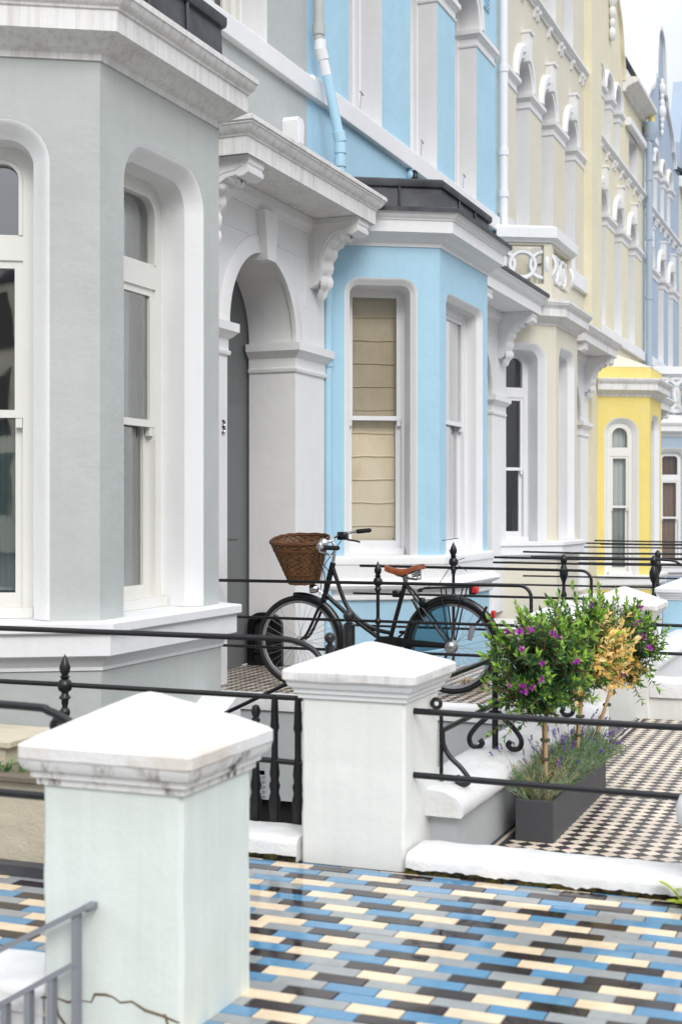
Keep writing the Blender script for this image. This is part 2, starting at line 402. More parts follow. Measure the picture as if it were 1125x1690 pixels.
# ------------------------------------------------------------------ house pieces
def fbox(mb, fc, u0, u1, v0, v1, n0, n1):
    v = [fc(u, z, n) for u in (u0, u1) for z in (v0, v1) for n in (n0, n1)]
    mb.add(v, [(0, 1, 3, 2), (4, 6, 7, 5), (0, 4, 5, 1), (2, 3, 7, 6), (0, 2, 6, 4), (1, 5, 7, 3)])
def frame_panel(mb, fc, outline, holes, n0, n1):
    mb.panel(outline, holes, fc, n0)
    for h in holes: mb.loop_wall(h, fc, n0, n1)
    mb.loop_wall(outline, fc, n0, n1)
def sash_window(house, fc, u0, u1, v0, v1, r, d, mjoin, transom=None, meet=None, back='room', glass='glass', back_gap=.16, horns=True, fw=.065):
    """box frame, optional top light, two sliding sashes, panes, and what hangs behind them"""
    out = arch_outline(u0, u1, v0, v1, r)
    f = MB()
    top = v1-fw
    sash_top = (transom[0] if transom else top)
    holes = [arch_outline(u0+fw, u1-fw, v0+.05, sash_top, 0.001 if transom else max(.001, r-fw), 6)]
    if transom: holes.append(arch_outline(u0+fw+.02, u1-fw-.02, transom[1], top-.02, max(.02, r-.05), 8))
    frame_panel(f, fc, out, holes, -d, -d-.07)
    bead = [(0, -d-.001), (0, -d+.012), (.014, -d+.012), (.02, -d-.001)]
    if transom: f.sweep(holes[1], [(-.001, -d-.02), (-.001, -d+.008), (.018, -d+.008), (.022, -d-.001)], fc, -1)
    fbox(f, fc, u0+.01, u1-.01, v0+.0005, v0+.055, -d+.001, -d+.05)     # timber sill
    win = f.build('window', mjoin, house)
    a, b = u0+fw, u1-fw; st = .042
    m = meet if meet else (v0+.05+sash_top)/2
    up = MB()
    for (z0, z1, n, botb, topb) in ((m-.02, sash_top, -d-.012, .04, .04),):
        frame_panel(up, fc, [(a, z0), (a, z1), (b, z1), (b, z0)], [[(a+st, z0+botb), (a+st, z1-topb), (b-st, z1-topb), (b-st, z0+botb)]], n, n-.04)
    if horns:
        for uu in (a, b-st): fbox(up, fc, uu+.004, uu+st-.004, m-.07, m-.018, -d-.016, -d-.045)
    up.build('sash', mjoin, win)
    lo = MB(); z0, z1 = v0+.05, m+.02; n = -d-.056
    frame_panel(lo, fc, [(a, z0), (a, z1), (b, z1), (b, z0)], [[(a+st, z0+.075), (a+st, z1-.035), (b-st, z1-.035), (b-st, z0+.075)]], n, n-.04)
    lo.build('sash', mjoin, win)
    p = MB(); p.add([fc(a+.02, m, -d-.03), fc(b-.02, m, -d-.03), fc(b-.02, sash_top-.01, -d-.03), fc(a+.02, sash_top-.01, -d-.03)], [(0, 1, 2, 3)]); p.build('pane', M[glass], win, False)
    p = MB(); p.add([fc(a+.02, v0+.07, -d-.075), fc(b-.02, v0+.07, -d-.075), fc(b-.02, m, -d-.075), fc(a+.02, m, -d-.075)], [(0, 1, 2, 3)]); p.build('pane', M[glass], win, False)
    if transom:
        p = MB(); p.add([fc(a, transom[1]-.01, -d-.04), fc(b, transom[1]-.01, -d-.04), fc(b, top, -d-.04), fc(a, top, -d-.04)], [(0, 1, 2, 3)]); p.build('pane', M[glass], win, False)
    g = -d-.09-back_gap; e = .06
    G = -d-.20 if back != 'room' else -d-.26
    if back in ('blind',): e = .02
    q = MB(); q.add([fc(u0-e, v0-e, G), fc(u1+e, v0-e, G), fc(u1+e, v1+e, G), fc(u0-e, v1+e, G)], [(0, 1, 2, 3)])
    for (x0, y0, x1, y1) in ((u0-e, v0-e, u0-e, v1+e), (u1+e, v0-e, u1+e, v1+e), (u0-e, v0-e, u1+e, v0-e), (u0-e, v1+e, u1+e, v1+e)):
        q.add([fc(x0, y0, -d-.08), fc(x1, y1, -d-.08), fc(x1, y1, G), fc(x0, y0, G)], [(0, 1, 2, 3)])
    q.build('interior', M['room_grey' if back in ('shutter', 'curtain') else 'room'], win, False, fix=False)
    if back == 'blind':
        k = MB(); nf = 11; h = (sash_top-v0-.04)/nf; rows = []
        for i in range(nf):
            zt = sash_top-i*h; sag = .004*random.uniform(-1, 1)
            for t, off in ((0, 0.0), (.5, .004), (.92, .008), (.97, .017), (1.0, .003)): rows.append((zt-h*t, off, sag*t))
        nu = 9; v = []
        for (z, off, sg) in rows:
            for j in range(nu):
                uu = u0-.01+(u1-u0+.02)*j/(nu-1); v.append(fc(uu, z+sg*math.sin(j*1.7)+.003*math.sin(j*.9+z*9), -d-.135+off))
        k.add(v, [(i*nu+j, i*nu+j+1, (i+1)*nu+j+1, (i+1)*nu+j) for i in range(len(rows)-1) for j in range(nu-1)])
        k.build('blind', M['blind'], win, True, 20, fix=False)
    elif back in ('curtain', 'curtain_brown', 'curtain_teal', 'curtain_grey'):
        k = MB(); nu = 60; v = []
        for z in (v0, v1):
            for j in range(nu): v.append(fc(u0+(u1-u0)*j/(nu-1), z, -d-.125+.012*math.sin(j*1.1)+.008*math.sin(j*2.3+1)))
        k.add(v, [(j, j+1, nu+j+1, nu+j) for j in range(nu-1)]); k.build('curtain', M[back], win, True, 80, fix=False)
    elif back == 'halfnet':
        k = MB(); nu = 70; v = []
        for z in (v0+.02, m-.01):
            for j in range(nu): v.append(fc(u0+(u1-u0)*j/(nu-1), z, -d-.15+.008*math.sin(j*1.3)+.005*math.sin(j*2.9)))
        k.add(v, [(j, j+1, nu+j+1, nu+j) for j in range(nu-1)]); k.build('net_curtain', M['net'], win, True, 80, fix=False)
    elif back == 'shutter':
        k = MB()
        for (s0, s1) in ((u0-.02, u0+.24), (u1-.26, u1+.02)):
            for i in range(3): fbox(k, fc, s0+i*.088, s0+i*.088+.08, v0+.02, v1-.05, -d-.17+.015*(i % 2), -d-.14+.015*(i % 2))
        k.build('shutter', M['shutter'], win)
    return win
BULL = [(.085, -.001), (.080, -.002), (.070, -.008), (.058, -.019), (.044, -.034), (.028, -.052), (.012, -.070), (0, -.0815)]
def bay_window(house, fc, op, z0, d, mjoin, mtrim, transom, meet, back, glass='glass', r=.13, horns=True, k=1.0, fw=.065):
    """moulded rounded surround, deep white reveal and the sash window of one bay face; op = inner opening (u0,u1,v1)"""
    u0, u1, v1 = op; inner = arch_outline(u0, u1, z0, v1, r, 10)
    t = MB(); t.sweep(inner, [(o*k, n*(k if n < 0 else .55)) for o, n in BULL], fc, -1, caps=False); t.build('window_surround', mtrim, house, True, 50)
    q = MB(); q.loop_wall(inner, fc, -.0812*k, -d-.08, False); q.build('window_reveal', mtrim, house, True, 40)
    sash_window(house, fc, u0, u1, z0, v1, r, d, mjoin, transom, meet, back, glass, horns=horns, fw=fw)
    return grow(inner, u0, u1, z0, v1, r, .085*k, 10)
CORN = [(-.25, 0), (.012, 0), (.012, .032), (.022, .040), (.040, .046), (.060, .060), (.085, .088), (.105, .098), (.135, .102), (.150, .104), (.150, .205), (.160, .210), (.163, .222), (.178, .232), (.192, .252), (.198, .270), (.205, .274), (.205, .305), (-.25, .335)]
SILL = [(-.3, .0), (.112, -.004), (.118, -.010), (.118, -.052), (.112, -.058), (.092, -.060), (.092, -.170), (.086, -.176), (.066, -.178), (.052, -.190), (.034, -.214), (.026, -.226), (.022, -.232), (.022, -.25), (-.3, -.25)]
def bay(house, pts, z_sill, z_top, z_low, mwall, mtrim, mjoin, wins, cornice_mat=None, sill_prof=SILL, plinth=.012):
    """three sided bay: walls with window openings, plinth, sill course and cornice. wins: dict face index -> window args"""
    wb = MB()
    for i in range(3):
        fc = Face(pts[i], pts[i+1]); hole = None
        if i in wins:
            a = wins[i]; hole = bay_window(house, fc, a['op'], z_sill, a.get('d', .235), mjoin, mtrim, a.get('transom'), a.get('meet'), a.get('back', 'room'), a.get('glass', 'glass'), a.get('r', .13), a.get('horns', True), a.get('k', 1.0), a.get('fw', .065))
            poly = [(0, z_sill-.02), (0, z_top+.02), (fc.w, z_top+.02), (fc.w, z_sill-.02), (hole[-1][0], z_sill-.02)]+[(hole[-1][0], z_sill)]+list(reversed(hole))[1:]+[(hole[0][0], z_sill-.02)]
            wb.panel(poly, [], fc)
        else: wb.panel([(0, z_sill-.02), (0, z_top+.02), (fc.w, z_top+.02), (fc.w, z_sill-.02)], [], fc)
    wb.build('bay_wall', mwall, house, True, 20)
    pb = MB(); pb.sweep(pts, [(plinth, z_low), (plinth, z_sill+sill_prof[-1][1]+.02)], PLAN, 1, caps=False); pb.build('plinth', mwall, house, True, 20)
    sb = MB(); sb.sweep(pts, [(o, z_sill+z) for o, z in sill_prof], PLAN, 1, pclosed=True); sb.build('sill_course', mtrim, house, True, 30)
    cb = MB(); cb.sweep(pts, [(o, z_top+z) for o, z in CORN], PLAN, 1, pclosed=True); cb.build('cornice', cornice_mat or mtrim, house, True, 30)
def lead_roof(house, pts, z, h, mat, lip=True):
    m = MB(); m.sweep(pts, ([(.215, z-.03), (.222, z-.03), (.222, z+.008), (.19, z+.02), (.035, z+.05)] if lip else [(.012, z-.04)])+[ (.02, z+.08), (.012, z+h-.07), (.035, z+h-.07), (.042, z+h-.05), (.042, z+h-.012), (.03, z+h), (-.12, z+h+.01)], PLAN, 1, caps=False)
    back = [(pts[0][0], pts[0][1]+.02)]
    top = MB()
    # vertical welts
    for i in range(3):
        fc = Face(pts[i], pts[i+1])
        for k in (1, 2):
            uu = fc.w*k/3; m.tube([fc(uu, z+.06, .03), fc(uu, z+h-.06, .022)], .011, 6)
    poly = [(x, y) for x, y in pts]
    m.panel(poly, [], lambda a, b, n: (a, b, n), z+h+.004)
    return m.build('lead_parapet', mat, house, True, 30)
def wall_panel(house, Y0, Y1, z0, z1, X, ops, mwall, mtrim, mjoin, name='wall', dep=.36, outline=None, gaps=()):
    """flat front wall with deep arched openings. ops: (y0,y1,z_sill,z_spring or z_head, kind)"""
    fc = Face((X, Y0), (X, Y1)); rv = MB(); holes = [[(g0-Y0, h0), (g0-Y0, h1), (g1-Y0, h1), (g1-Y0, h0)] for g0, g1, h0, h1 in gaps]
    for (a, b, s, t, kind) in ops:
        r = (b-a)/2 if kind == 'arch' else .02
        top = t+r if kind == 'arch' else t
        o = arch_outline(a-Y0, b-Y0, s, top, r, 9); holes.append(o); rv.loop_wall(o, fc, .0, -dep)
        sash_window(house, fc, a-Y0, b-Y0, s, top, r, dep-.06, mjoin, None, (s+top)/2+.1, 'room', 'glass_dark', horns=False)
        # timber lining bead down the reveal
        l = MB(); l.sweep(o, [(-.001, -dep+.13), (-.02, -dep+.12), (-.02, -dep+.05), (-.001, -dep+.05)], fc, -1); l.build('window_lining', mjoin, house, True, 30)
    wb = MB(); wb.panel(outline or [(0, z0), (0, z1), (Y1-Y0, z1), (Y1-Y0, z0)], holes, fc)
    if outline: wb.loop_wall(outline, fc, 0, -.40)
    wb.build(name, mwall, house, True, 20)
    if ops: rv.build('window_reveal', mtrim, house, True, 35)
    return fc
IMP = [(-.05, 0), (.012, 0), (.018, .012), (.018, .028), (.006, .034), (.006, .10), (.014, .108), (.030, .120), (.052, .146), (.060, .150), (.060, .205), (-.05, .215)]
def impost(house, Y0, Y1, X, z, mtrim, dep=.30, left=True, right=True):
    p = []
    if left: p.append((X-dep, Y0))
    p += [(X, Y0), (X, Y1)]
    if right: p.append((X-dep, Y1))
    m = MB(); m.sweep(p, [(o, z-.215+h) for o, h in IMP], PLAN, 1, pclosed=True); m.build('impost', mtrim, house, True, 30)
def archivolt(house, a, b, z, X, mtrim, key=True, wide=.20, proud=.065):
    fc = Face((X, 0), (X, 1)); r = (b-a)/2; c = (a+b)/2
    path = [(c-r*math.cos(PI*i/16), z+r*math.sin(PI*i/16)) for i in range(17)]
    m = MB(); m.sweep(path, [(-.002, -.02), (-.002, proud*.6), (wide*.35, proud*.6), (wide*.4, proud), (wide*.8, proud), (wide, proud*.5), (wide, -.01)], fc, -1)
    m.build('archivolt', mtrim, house, True, 35)
    if key:
        k = MB(); w0, w1 = .055, .10; zt = z+r+wide+.14; zb = z+r-.05
        k.prism([(c-w0, zb), (c+w0, zb), (c+w1, zt), (c-w1, zt)], fc, -.03, proud+.05)
        k.prism([(c-w1-.015, zt-.001), (c+w1+.015, zt-.001), (c+w1+.015, zt+.035), (c-w1-.015, zt+.035)], fc, -.01, proud+.075)
        k.build('keystone', mtrim, house, True, 30)
def band(house, Y0, Y1, X, z0, z1, proud, mtrim, name='sill_band', prof=None):
    m = MB(); p = prof or [(-.02, z0), (proud-.006, z0), (proud, z0+.006), (proud, z1-.02), (proud-.02, z1), (-.02, z1+.012)]
    m.sweep([(X, Y0), (X, Y1)], p, PLAN, 1, pclosed=True); m.build(name, mtrim, house, True, 30)
def string_course(house, Y0, Y1, X, z, mtrim, n=6, proud=.10):
    band(house, Y0, Y1, X, z-.14, z, proud, mtrim, 'string_course', [(-.02, z-.14), (.03, z-.14), (.035, z-.10), (.07, z-.085), (proud, z-.055), (proud, z-.012), (proud-.01, z), (-.02, z+.03)])
    st = (Y1-Y0)/n
    for i in range(n):
        for dy in ((-.09, .09) if i % 2 == 0 else (0,)):
            c = Y0+st*(i+.5)+dy; k = MB()
            k.prism([(0, z-.13), (.075, z-.13), (.07, z-.18), (.045, z-.20), (.03, z-.27), (0, z-.29)], lambda a, b, nn_, c=c: (X+a, c+nn_, b), -.045, .045)
            k.build('bracket', mtrim, house, True, 30)
def corbel(house, X, c, z, mtrim, out=.44, w=.25):
    """scrolled console bracket with a leaf on its underside"""
    m = MB(); zz = z; Z = lambda q: zz-(zz-q)*.72
    poly = [(0, z), (out, z), (out, z-.075), (out-.012, z-.095), (out-.012, z-.112), (out, z-.125), (out-.004, z-.165), (out-.05, z-.20), (out-.085, z-.20), (out-.10, z-.18)]
    for i in range(13):
        t = i/12; g = PI/2*t; poly.append((out-.115-(out-.215)*math.sin(g)*1.0, z-.19-.46*(1-math.cos(g))))
    poly += [(.085, z-.70), (.07, z-.76), (.03, z-.79), (0, z-.80)]
    m.prism(poly, lambda a, b, n: (X+a, c+n, Z(b)), -w/2, w/2)
    for sgn in (-1, 1):   # sunk outline on each cheek
        loop = [(.05, z-.055), (out-.05, z-.055), (out-.055, z-.10), (out-.10, z-.135)]+[(out-.155-(out-.25)*math.sin(PI/2*i/8), z-.15-.40*(1-math.cos(PI/2*i/8))) for i in range(9)]+[(.05, z-.60)]
        m.sweep(loop, [(-.006, 0), (0, .008), (.006, 0)], lambda a, b, n, sgn=sgn: (X+a, c+sgn*(w/2+n), Z(b)), 1, closed=True, caps=False)
    cb = m.build('corbel', mtrim, house, True, 30)
    lf = MB(); rnd = random.Random(int(c*100)); crv = []
    for i in range(41):
        t = i/40
        if t < .72: g = PI/2*t/.72; crv.append((out-.115-(out-.215)*math.sin(g), z-.19-.46*(1-math.cos(g))))
        else: q = (t-.72)/.28; crv.append((.10-.07*q+.03*math.sin(PI*q), z-.65-.24*q))
    v = []; nj = 15
    for i, (px, pz) in enumerate(crv):
        a, b = crv[max(0, i-1)], crv[min(40, i+1)]; tx, tz = b[0]-a[0], b[1]-a[1]; L = math.hypot(tx, tz); nx, nz = -tz/L, tx/L
        if nx*1+nz*-1 < 0: nx, nz = -nx, -nz
        t = i/40; lobe = abs(math.sin(PI*t*5.5)); wd = w*.5*(.70+.34*lobe)*(1-.55*t**3)*(1 if t < .93 else (1.001-t)/.071+.05)
        for j in range(nj):
            sx = -1+2*j/(nj-1); h = .050*(1-abs(sx)**2.4)*(.45+.55*lobe)+.010*math.cos(sx*3*PI)+.014*math.exp(-(sx*5)**2)+rnd.uniform(-.003, .003)-.006
            v.append((X+px+nx*h, c+sx*wd, Z(pz+nz*h-.02*abs(sx)*lobe)))
    lf.add(v, [(i*nj+j, i*nj+j+1, (i+1)*nj+j+1, (i+1)*nj+j) for i in range(40) for j in range(nj-1)])
    lf.build('acanthus_leaf', mtrim, cb, True, 60)
def portico(house, Yc, half, pier, X, z0, spring, z_sof, mtrim, mdoor, dep=.42, ch=.54, detail=True, canopy_mat=None, lead_top=False):
    """round arch between square piers under a flat hood on two consoles"""
    r = half; a, b = Yc-r, Yc+r; Y0, Y1 = a-pier, b+pier
    fc = Face((X, Y0), (X, Y1)); L = Y1-Y0
    hole = [(a-Y0, z0)]+[(Yc-Y0-r*math.cos(PI*i/28), spring+r*math.sin(PI*i/28)) for i in range(29)]+[(b-Y0, z0)]
    m = MB(); m.panel([(0, z0), (0, z_sof), (L, z_sof), (L, z0)]+list(reversed(hole)), [], fc)
    m.add([fc(0, z0, 0), fc(0, z_sof, 0), fc(0, z_sof, -.6), fc(0, z0, -.6)], [(0, 1, 2, 3)]); m.add([fc(L, z0, 0), fc(L, z_sof, 0), fc(L, z_sof, -.6), fc(L, z0, -.6)], [(0, 1, 2, 3)])
    m.build('portico_wall', mtrim, house, True, 20)
    q = MB(); q.loop_wall(hole, fc, 0, -dep, False); q.build('arch_soffit', mtrim, house, True, 30)
    k = MB(); path = [(a-Y0, spring)]+hole[1:-1]
    k.sweep([p for p in hole[1:-1]], [(-.012, -.02), (-.012, .016), (.115, .016), (.125, .010), (.128, -.01)], fc, -1); k.build('archivolt', mtrim, house, True, 35)
    k = MB(); zt = z_sof-.13; c = Yc-Y0
    k.prism([(c-.075, spring+r-.07), (c+.075, spring+r-.07), (c+.125, zt), (c-.125, zt)], fc, -.05, .075); k.build('keystone', mtrim, house, True, 30)
    band(house, Y0, Y1, X, z_sof-.13, z_sof-.02, .05, mtrim, 'frieze_moulding', [(-.02, z_sof-.13), (.012, z_sof-.13), (.018, z_sof-.11), (.04, z_sof-.08), (.05, z_sof-.07), (.05, z_sof), (-.02, z_sof)])
    # sunk triangular spandrels
    for sgn in (-1, 1):
        s = MB(); pts = [(c+sgn*(r+.20), spring+.32), (c+sgn*(r+.20), spring+r+.10), (c+sgn*(r*.45), spring+r+.10)]
        mid = [(c+sgn*(r+.20)*math.cos(R(40)), spring+(r+.20)*math.sin(R(40)))]
        s.sweep(pts, [(-.010, -.001), (-.004, .007), (.004, .007), (.010, -.001)], fc, 1, closed=False, caps=False); s.build('spandrel_moulding', mtrim, house, True, 30)
    for (p0, p1) in ((Y0, a), (b, Y1)):
        cp = MB(); path = [(X-dep, p0), (X, p0), (X, p1), (X-dep, p1)]
        cp.sweep(path, [(o*1.15, spring-.245+h*1.15) for o, h in IMP], PLAN, 1, pclosed=True); cp.build('capital', mtrim, house, True, 30)
    # hood
    Xc = X+ch-.075; hy0, hy1 = Y0+.0, Y1+.03
    pth = [(X-.28, hy0), (Xc, hy0), (Xc, hy1), (X-.28, hy1)]
    h = MB(); h.sweep(pth, [(-.02, z_sof+.002), (0, z_sof-.012), (0, z_sof+.105), (.010, z_sof+.110), (.014, z_sof+.122), (.030, z_sof+.132), (.050, z_sof+.158), (.058, z_sof+.176), (.066, z_sof+.180), (.066, z_sof+.195), (.078, z_sof+.197), (.078, z_sof+.225), (.070, z_sof+.232), (-.05, z_sof+.245)], PLAN, 1, caps=False)
    h.panel([(X-.28, hy0+.018), (Xc-.018, hy0+.018), (Xc-.018, hy1-.018), (X-.28, hy1-.018)], [], PLAN, z_sof+.003)
    h.panel([(X-.28, hy0+.045), (Xc-.045, hy0+.045), (Xc-.045, hy1-.045), (X-.28, hy1-.045)], [], PLAN, z_sof+.246)
    hood = h.build('hood', canopy_mat or mtrim, house, True, 30)
    if lead_top:
        t = MB(); t.sweep(pth, [(.06, z_sof+.22), (.092, z_sof+.22), (.092, z_sof+.262), (.08, z_sof+.275), (-.05, z_sof+.29)], PLAN, 1, caps=False); t.panel([(X-.28, hy0+.045), (Xc-.045, hy0+.045), (Xc-.045, hy1-.045), (X-.28, hy1-.045)], [], PLAN, z_sof+.29); t.build('lead_flashing', M['lead'], hood)
    for cc in (Y0+.20, Y1-.20): corbel(house, X, cc, z_sof, mtrim)
    # porch inside: front door wall
    d = MB(); d.panel([(a-.3, z0), (a-.3, z_sof), (b+.3, z_sof), (b+.3, z0)], [], lambda p, q2, n: (X-dep-.03+n, p, q2))
    d.add([(X-dep-.03, a-.3, z0), (X-dep+.01, a-.3, z0), (X-dep+.01, a-.3, z_sof), (X-dep-.03, a-.3, z_sof)], [(0, 1, 2, 3)])
    dr = MB(); dr.box(X-dep-.025, X-dep+.012, a+.16, b-.16, z0, z0+2.15)
    for (y0, y1) in ((a+.25, Yc-.05), (Yc+.05, b-.25)):
        for (q0, q1) in ((z0+.25, z0+.85), (z0+1.05, z0+1.95)): dr.box(X-dep+.012, X-dep+.022, y0, y1, q0, q1)
    d.build('porch_wall', mdoor, house, False)
    door = dr.build('front_door', mdoor, house, True, 30)
    kn = MB(); kn.ball((X-dep+.045, Yc+.02, z0+1.05), .03, 10); kn.build('handle', M['alloy'], door)
def pipe(house, pts, r, mat, name='drainpipe', collars=()):
    m = MB(); m.tube(pts, r, 12)
    for (i, t) in collars:
        a, b = Vector(pts[i]), Vector(pts[i+1]); c = a.lerp(b, t); d = (b-a).normalized()
        m.lathe([(r*1.0, -.05), (r*1.22, -.045), (r*1.22, .045), (r*1.0, .05)], c, 12, d)
    return m.build(name, mat, house, True, 40)

XW, XP = -4.70, -4.50
FLOOR1 = .07
# ------------------------------------------------------------------ grey house
grey = thing('terraced_house', 'grey rendered house with white window surrounds and a white arched porch', 'house', (-4.7, 8.0, 0))
gb = [(-4.60, 5.37), (-3.65, 5.92), (-3.65, 7.24), (-4.60, 7.79)]
bay(grey, gb, .80, 3.61, -1.2, M['grey'], M['white'], M['offwhite'],
    {0: dict(op=(.16, .765, 3.22), transom=(2.64, 2.77), meet=1.85, back='halfnet', glass='glass_coated'),
     1: dict(op=(.315, 1.045, 3.22), transom=(2.62, 2.76), meet=1.85, back='curtain_teal', r=.16, glass='glass_coated')}, M['white_dirty'])
lead_roof(grey, gb, 3.925, .36, M['lead'], False)
wall_panel(grey, 4.6, 11.03, -1.0, 11.5, XW, [(5.8, 6.75, 5.18, 7.3, 'arch'), (7.52, 8.47, 5.18, 7.3, 'arch'), (9.25, 10.2, 5.18, 7.3, 'arch')], M['grey'], M['white'], M['offwhite'], gaps=[(8.75, 10.63, -.5, 3.75)])
band(grey, 4.6, 11.08, XW, 4.99, 5.17, .06, M['white'])
for p in ((6.75, 7.52), (8.47, 9.25), (10.2, 10.95)): impost(grey, p[0], p[1], XW, 7.3, M['white'])
for p in ((5.8, 6.75), (7.52, 8.47), (9.25, 10.2)): archivolt(grey, p[0], p[1], 7.3, XW, M['white'])
portico(grey, 9.692, .628, .63, XP, FLOOR1, 2.745, 3.815, M['portico'], M['porch_dark'], .42, canopy_mat=M['white_dirty'])
pipe(grey, [(-4.61, 11.09, 11.4), (-4.61, 11.09, 5.50)], .045, M['grey'], 'drainpipe', ((0, .25), (0, .45), (0, .62), (0, .83), (0, .88), (0, .985)))
# flue cowl standing on the porch hood
cw = MB(); cw.prism([(-.05, 0), (.05, 0), (.068, .10), (.072, .20), (.05, .235), (-.05, .235), (-.072, .20), (-.068, .10)], lambda a, b, n: (-4.62+n, 10.58+a, 4.44+b), -.08, .055)
cw.prism([(-.04, .015), (.04, .015), (.052, .19), (-.052, .19)], lambda a, b, n: (-4.62+n, 10.58+a, 4.44+b), .05, .068)
cw.build('flue_cowl', M['joinery'], grey, True, 30)
# house number on the left pier
nb = MB(); nb.torus((-4.492, 8.985, 1.99), .022, .008, (1, 0, 0), 16, 6, R(-100), R(100), (0, 1, 0)); nb.torus((-4.492, 8.985, 1.945), .024, .008, (1, 0, 0), 16, 6, R(-120), R(100), (0, 1, 0))
nb.build('house_number', M['alloy'], grey)

# ------------------------------------------------------------------ blue house
blue = thing('terraced_house', 'sky blue house with a black lead topped bay and a stained blind in its window', 'house', (-4.7, 14.2, 0))
bb = [(-4.60, 11.02), (-3.65, 11.572), (-3.65, 13.152), (-4.60, 13.70)]
bay(blue, bb, .955, 3.685, -1.2, M['blue'], M['white'], M['joinery'],
    {0: dict(op=(.30, .845, 3.35), meet=2.19, back='blind', d=.32, r=.08, k=.65, fw=.028),
     1: dict(op=(.25, 1.36, 3.27), meet=2.19, back='curtain_grey', d=.16, r=.07, k=.65)},
    sill_prof=[(-.3, 0), (.03, 0), (.055, -.012), (.06, -.03), (.06, -.075), (.05, -.085), (.045, -.20), (.10, -.235), (.115, -.262), (.10, -.29), (.045, -.31), (.03, -.34), (.05, -.36), (.05, -.385), (.02, -.40), (-.3, -.40)], plinth=.016)
lead_roof(blue, bb, 3.985, .30, M['lead'])
wall_panel(blue, 11.03, 17.41, -1.0, 11.5, XW, [(12.05, 12.97, 5.2, 7.36, 'arch'), (13.86, 14.81, 5.2, 7.36, 'arch'), (15.5, 16.43, 5.2, 7.36, 'arch')], M['blue'], M['white'], M['joinery'], gaps=[(14.85, 16.73, -.5, 3.75)])
band(blue, 11.08, 17.33, XW, 4.995, 5.20, .06, M['white'])
for p in ((11.3, 12.05), (12.97, 13.86), (14.81, 15.5), (16.43, 17.25)): impost(blue, p[0], p[1], XW, 7.36, M['white'])
for p in ((12.05, 12.97), (13.86, 14.81), (15.5, 16.43)): archivolt(blue, p[0], p[1], 7.36, XW, M['white'], False)
portico(blue, 15.79, .628, .63, XP, FLOOR1, 2.80, 3.85, M['portico'], M['porch_dark'], .42, lead_top=True)
pipe(blue, [(-4.60, 11.10, 5.50), (-4.60, 11.10, 5.42), (-4.59, 11.12, 5.36), (-4.56, 11.155, 5.20)], .045, M['joinery'], 'drainpipe', ((0, .6), (1, .7)))
pipe(blue, [(-4.56, 11.155, 5.20), (-4.47, 11.25, 4.64), (-4.47, 11.25, 4.50), (-4.47, 11.25, 4.0)], .045, M['blue'], 'drainpipe', ((0, .94), (1, .5), (2, .1)))
pipe(blue, [(-4.50, 11.02, 3.9), (-4.50, 11.02, -.9)], .045, M['blue'], 'drainpipe', ((0, .26), (0, .6)))
pipe(blue, [(-4.61, 17.41, 11.4), (-4.61, 17.41, 4.55)], .055, M['joinery'], 'drainpipe', ((0, .40), (0, .62), (0, .78), (0, .86), (0, .96)))
vg = MB(); vg.ball((-4.68, 13.80, 4.93), .075, 14)
vb = vg.build('vent_grille', M['blue'], blue)
vs = MB()
for i in range(4): vs.box(-4.66, -4.604-.004*abs(i-1.5), 13.80-.045+.03*i-.008, 13.80-.045+.03*i+.008, 4.93-.045, 4.93+.045)
vs.build('slot', M['shade_black'], vb)
av = MB(); fcA = Face((XW, 0), (XW, 1)); fbox(av, fcA, 16.72, 16.98, 7.75, 8.25, .0, .02)
for i in range(9): fbox(av, fcA, 16.74, 16.96, 7.78+i*.05, 7.80+i*.05, .02, .03)
av.build('air_brick', M['blue'], blue)
for y in (12.2, 14.05, 15.65):
    s_ = MB(); s_.tube([(-4.645, y, 5.2), (-4.64, y+.03, 5.36)], .005, 5); s_.tube([(-4.64, y+.0, 5.37), (-4.64, y+.07, 5.35)], .009, 5); s_.build('wire_clip', M['alloy'], blue)

# ------------------------------------------------------------------ cream house
cream = thing('terraced_house', 'cream house with a pierced white balcony over its bay and three arched upper windows', 'house', (-4.7, 20.2, 0))
cb_ = [(-4.60, 16.90), (-3.95, 17.55), (-3.95, 18.88), (-4.60, 19.53)]
bay(cream, cb_, .955, 3.76, -1.2, M['cream'], M['white'], M['joinery'],
    {0: dict(op=(.22, .695, 3.44), transom=(2.84, 2.97), meet=1.90, back='room', d=.33, glass='glass_dark', r=.14),
     1: dict(op=(.26, 1.08, 3.44), transom=(2.84, 2.97), meet=1.90, back='room', d=.25, r=.14)}, M['white_dirty'])
wall_panel(cream, 17.41, 23.05, -1.0, 11.5, XW, [(18.42, 19.17, 5.28, 7.34, 'arch'), (19.92, 20.68, 5.28, 7.34, 'arch'), (21.54, 22.30, 5.28, 7.34, 'arch'), (20.15, 20.88, 8.85, 10.6, 'rect'), (21.42, 22.14, 8.85, 10.6, 'rect'), (18.9, 19.6, 8.85, 10.6, 'rect')], M['cream'], M['white'], M['joinery'], gaps=[(20.2, 22.08, -.5, 3.75)])
for p in ((17.6, 18.42), (19.17, 19.92), (20.68, 21.54), (22.30, 23.0)): impost(cream, p[0], p[1], XW, 7.34, M['white'])
for p in ((18.42, 19.17), (19.92, 20.68), (21.54, 22.30)): archivolt(cream, p[0], p[1], 7.34, XW, M['white'])
string_course(cream, 17.5, 23.15, XW, 8.79, M['white'], 7)
band(cream, 17.47, 18.0, XW, 5.02, 5.28, .09, M['white']); band(cream, 19.7, 23.1, XW, 5.02, 5.28, .07, M['white'])
portico(cream, 21.14, .63, .63, XP, FLOOR1, 2.80, 3.86, M['portico'], M['porch_dark'], .42, canopy_mat=M['white_dirty'])
bp = [(-4.68, 17.24), (-4.02, 17.60), (-4.02, 18.83), (-4.68, 19.20)]
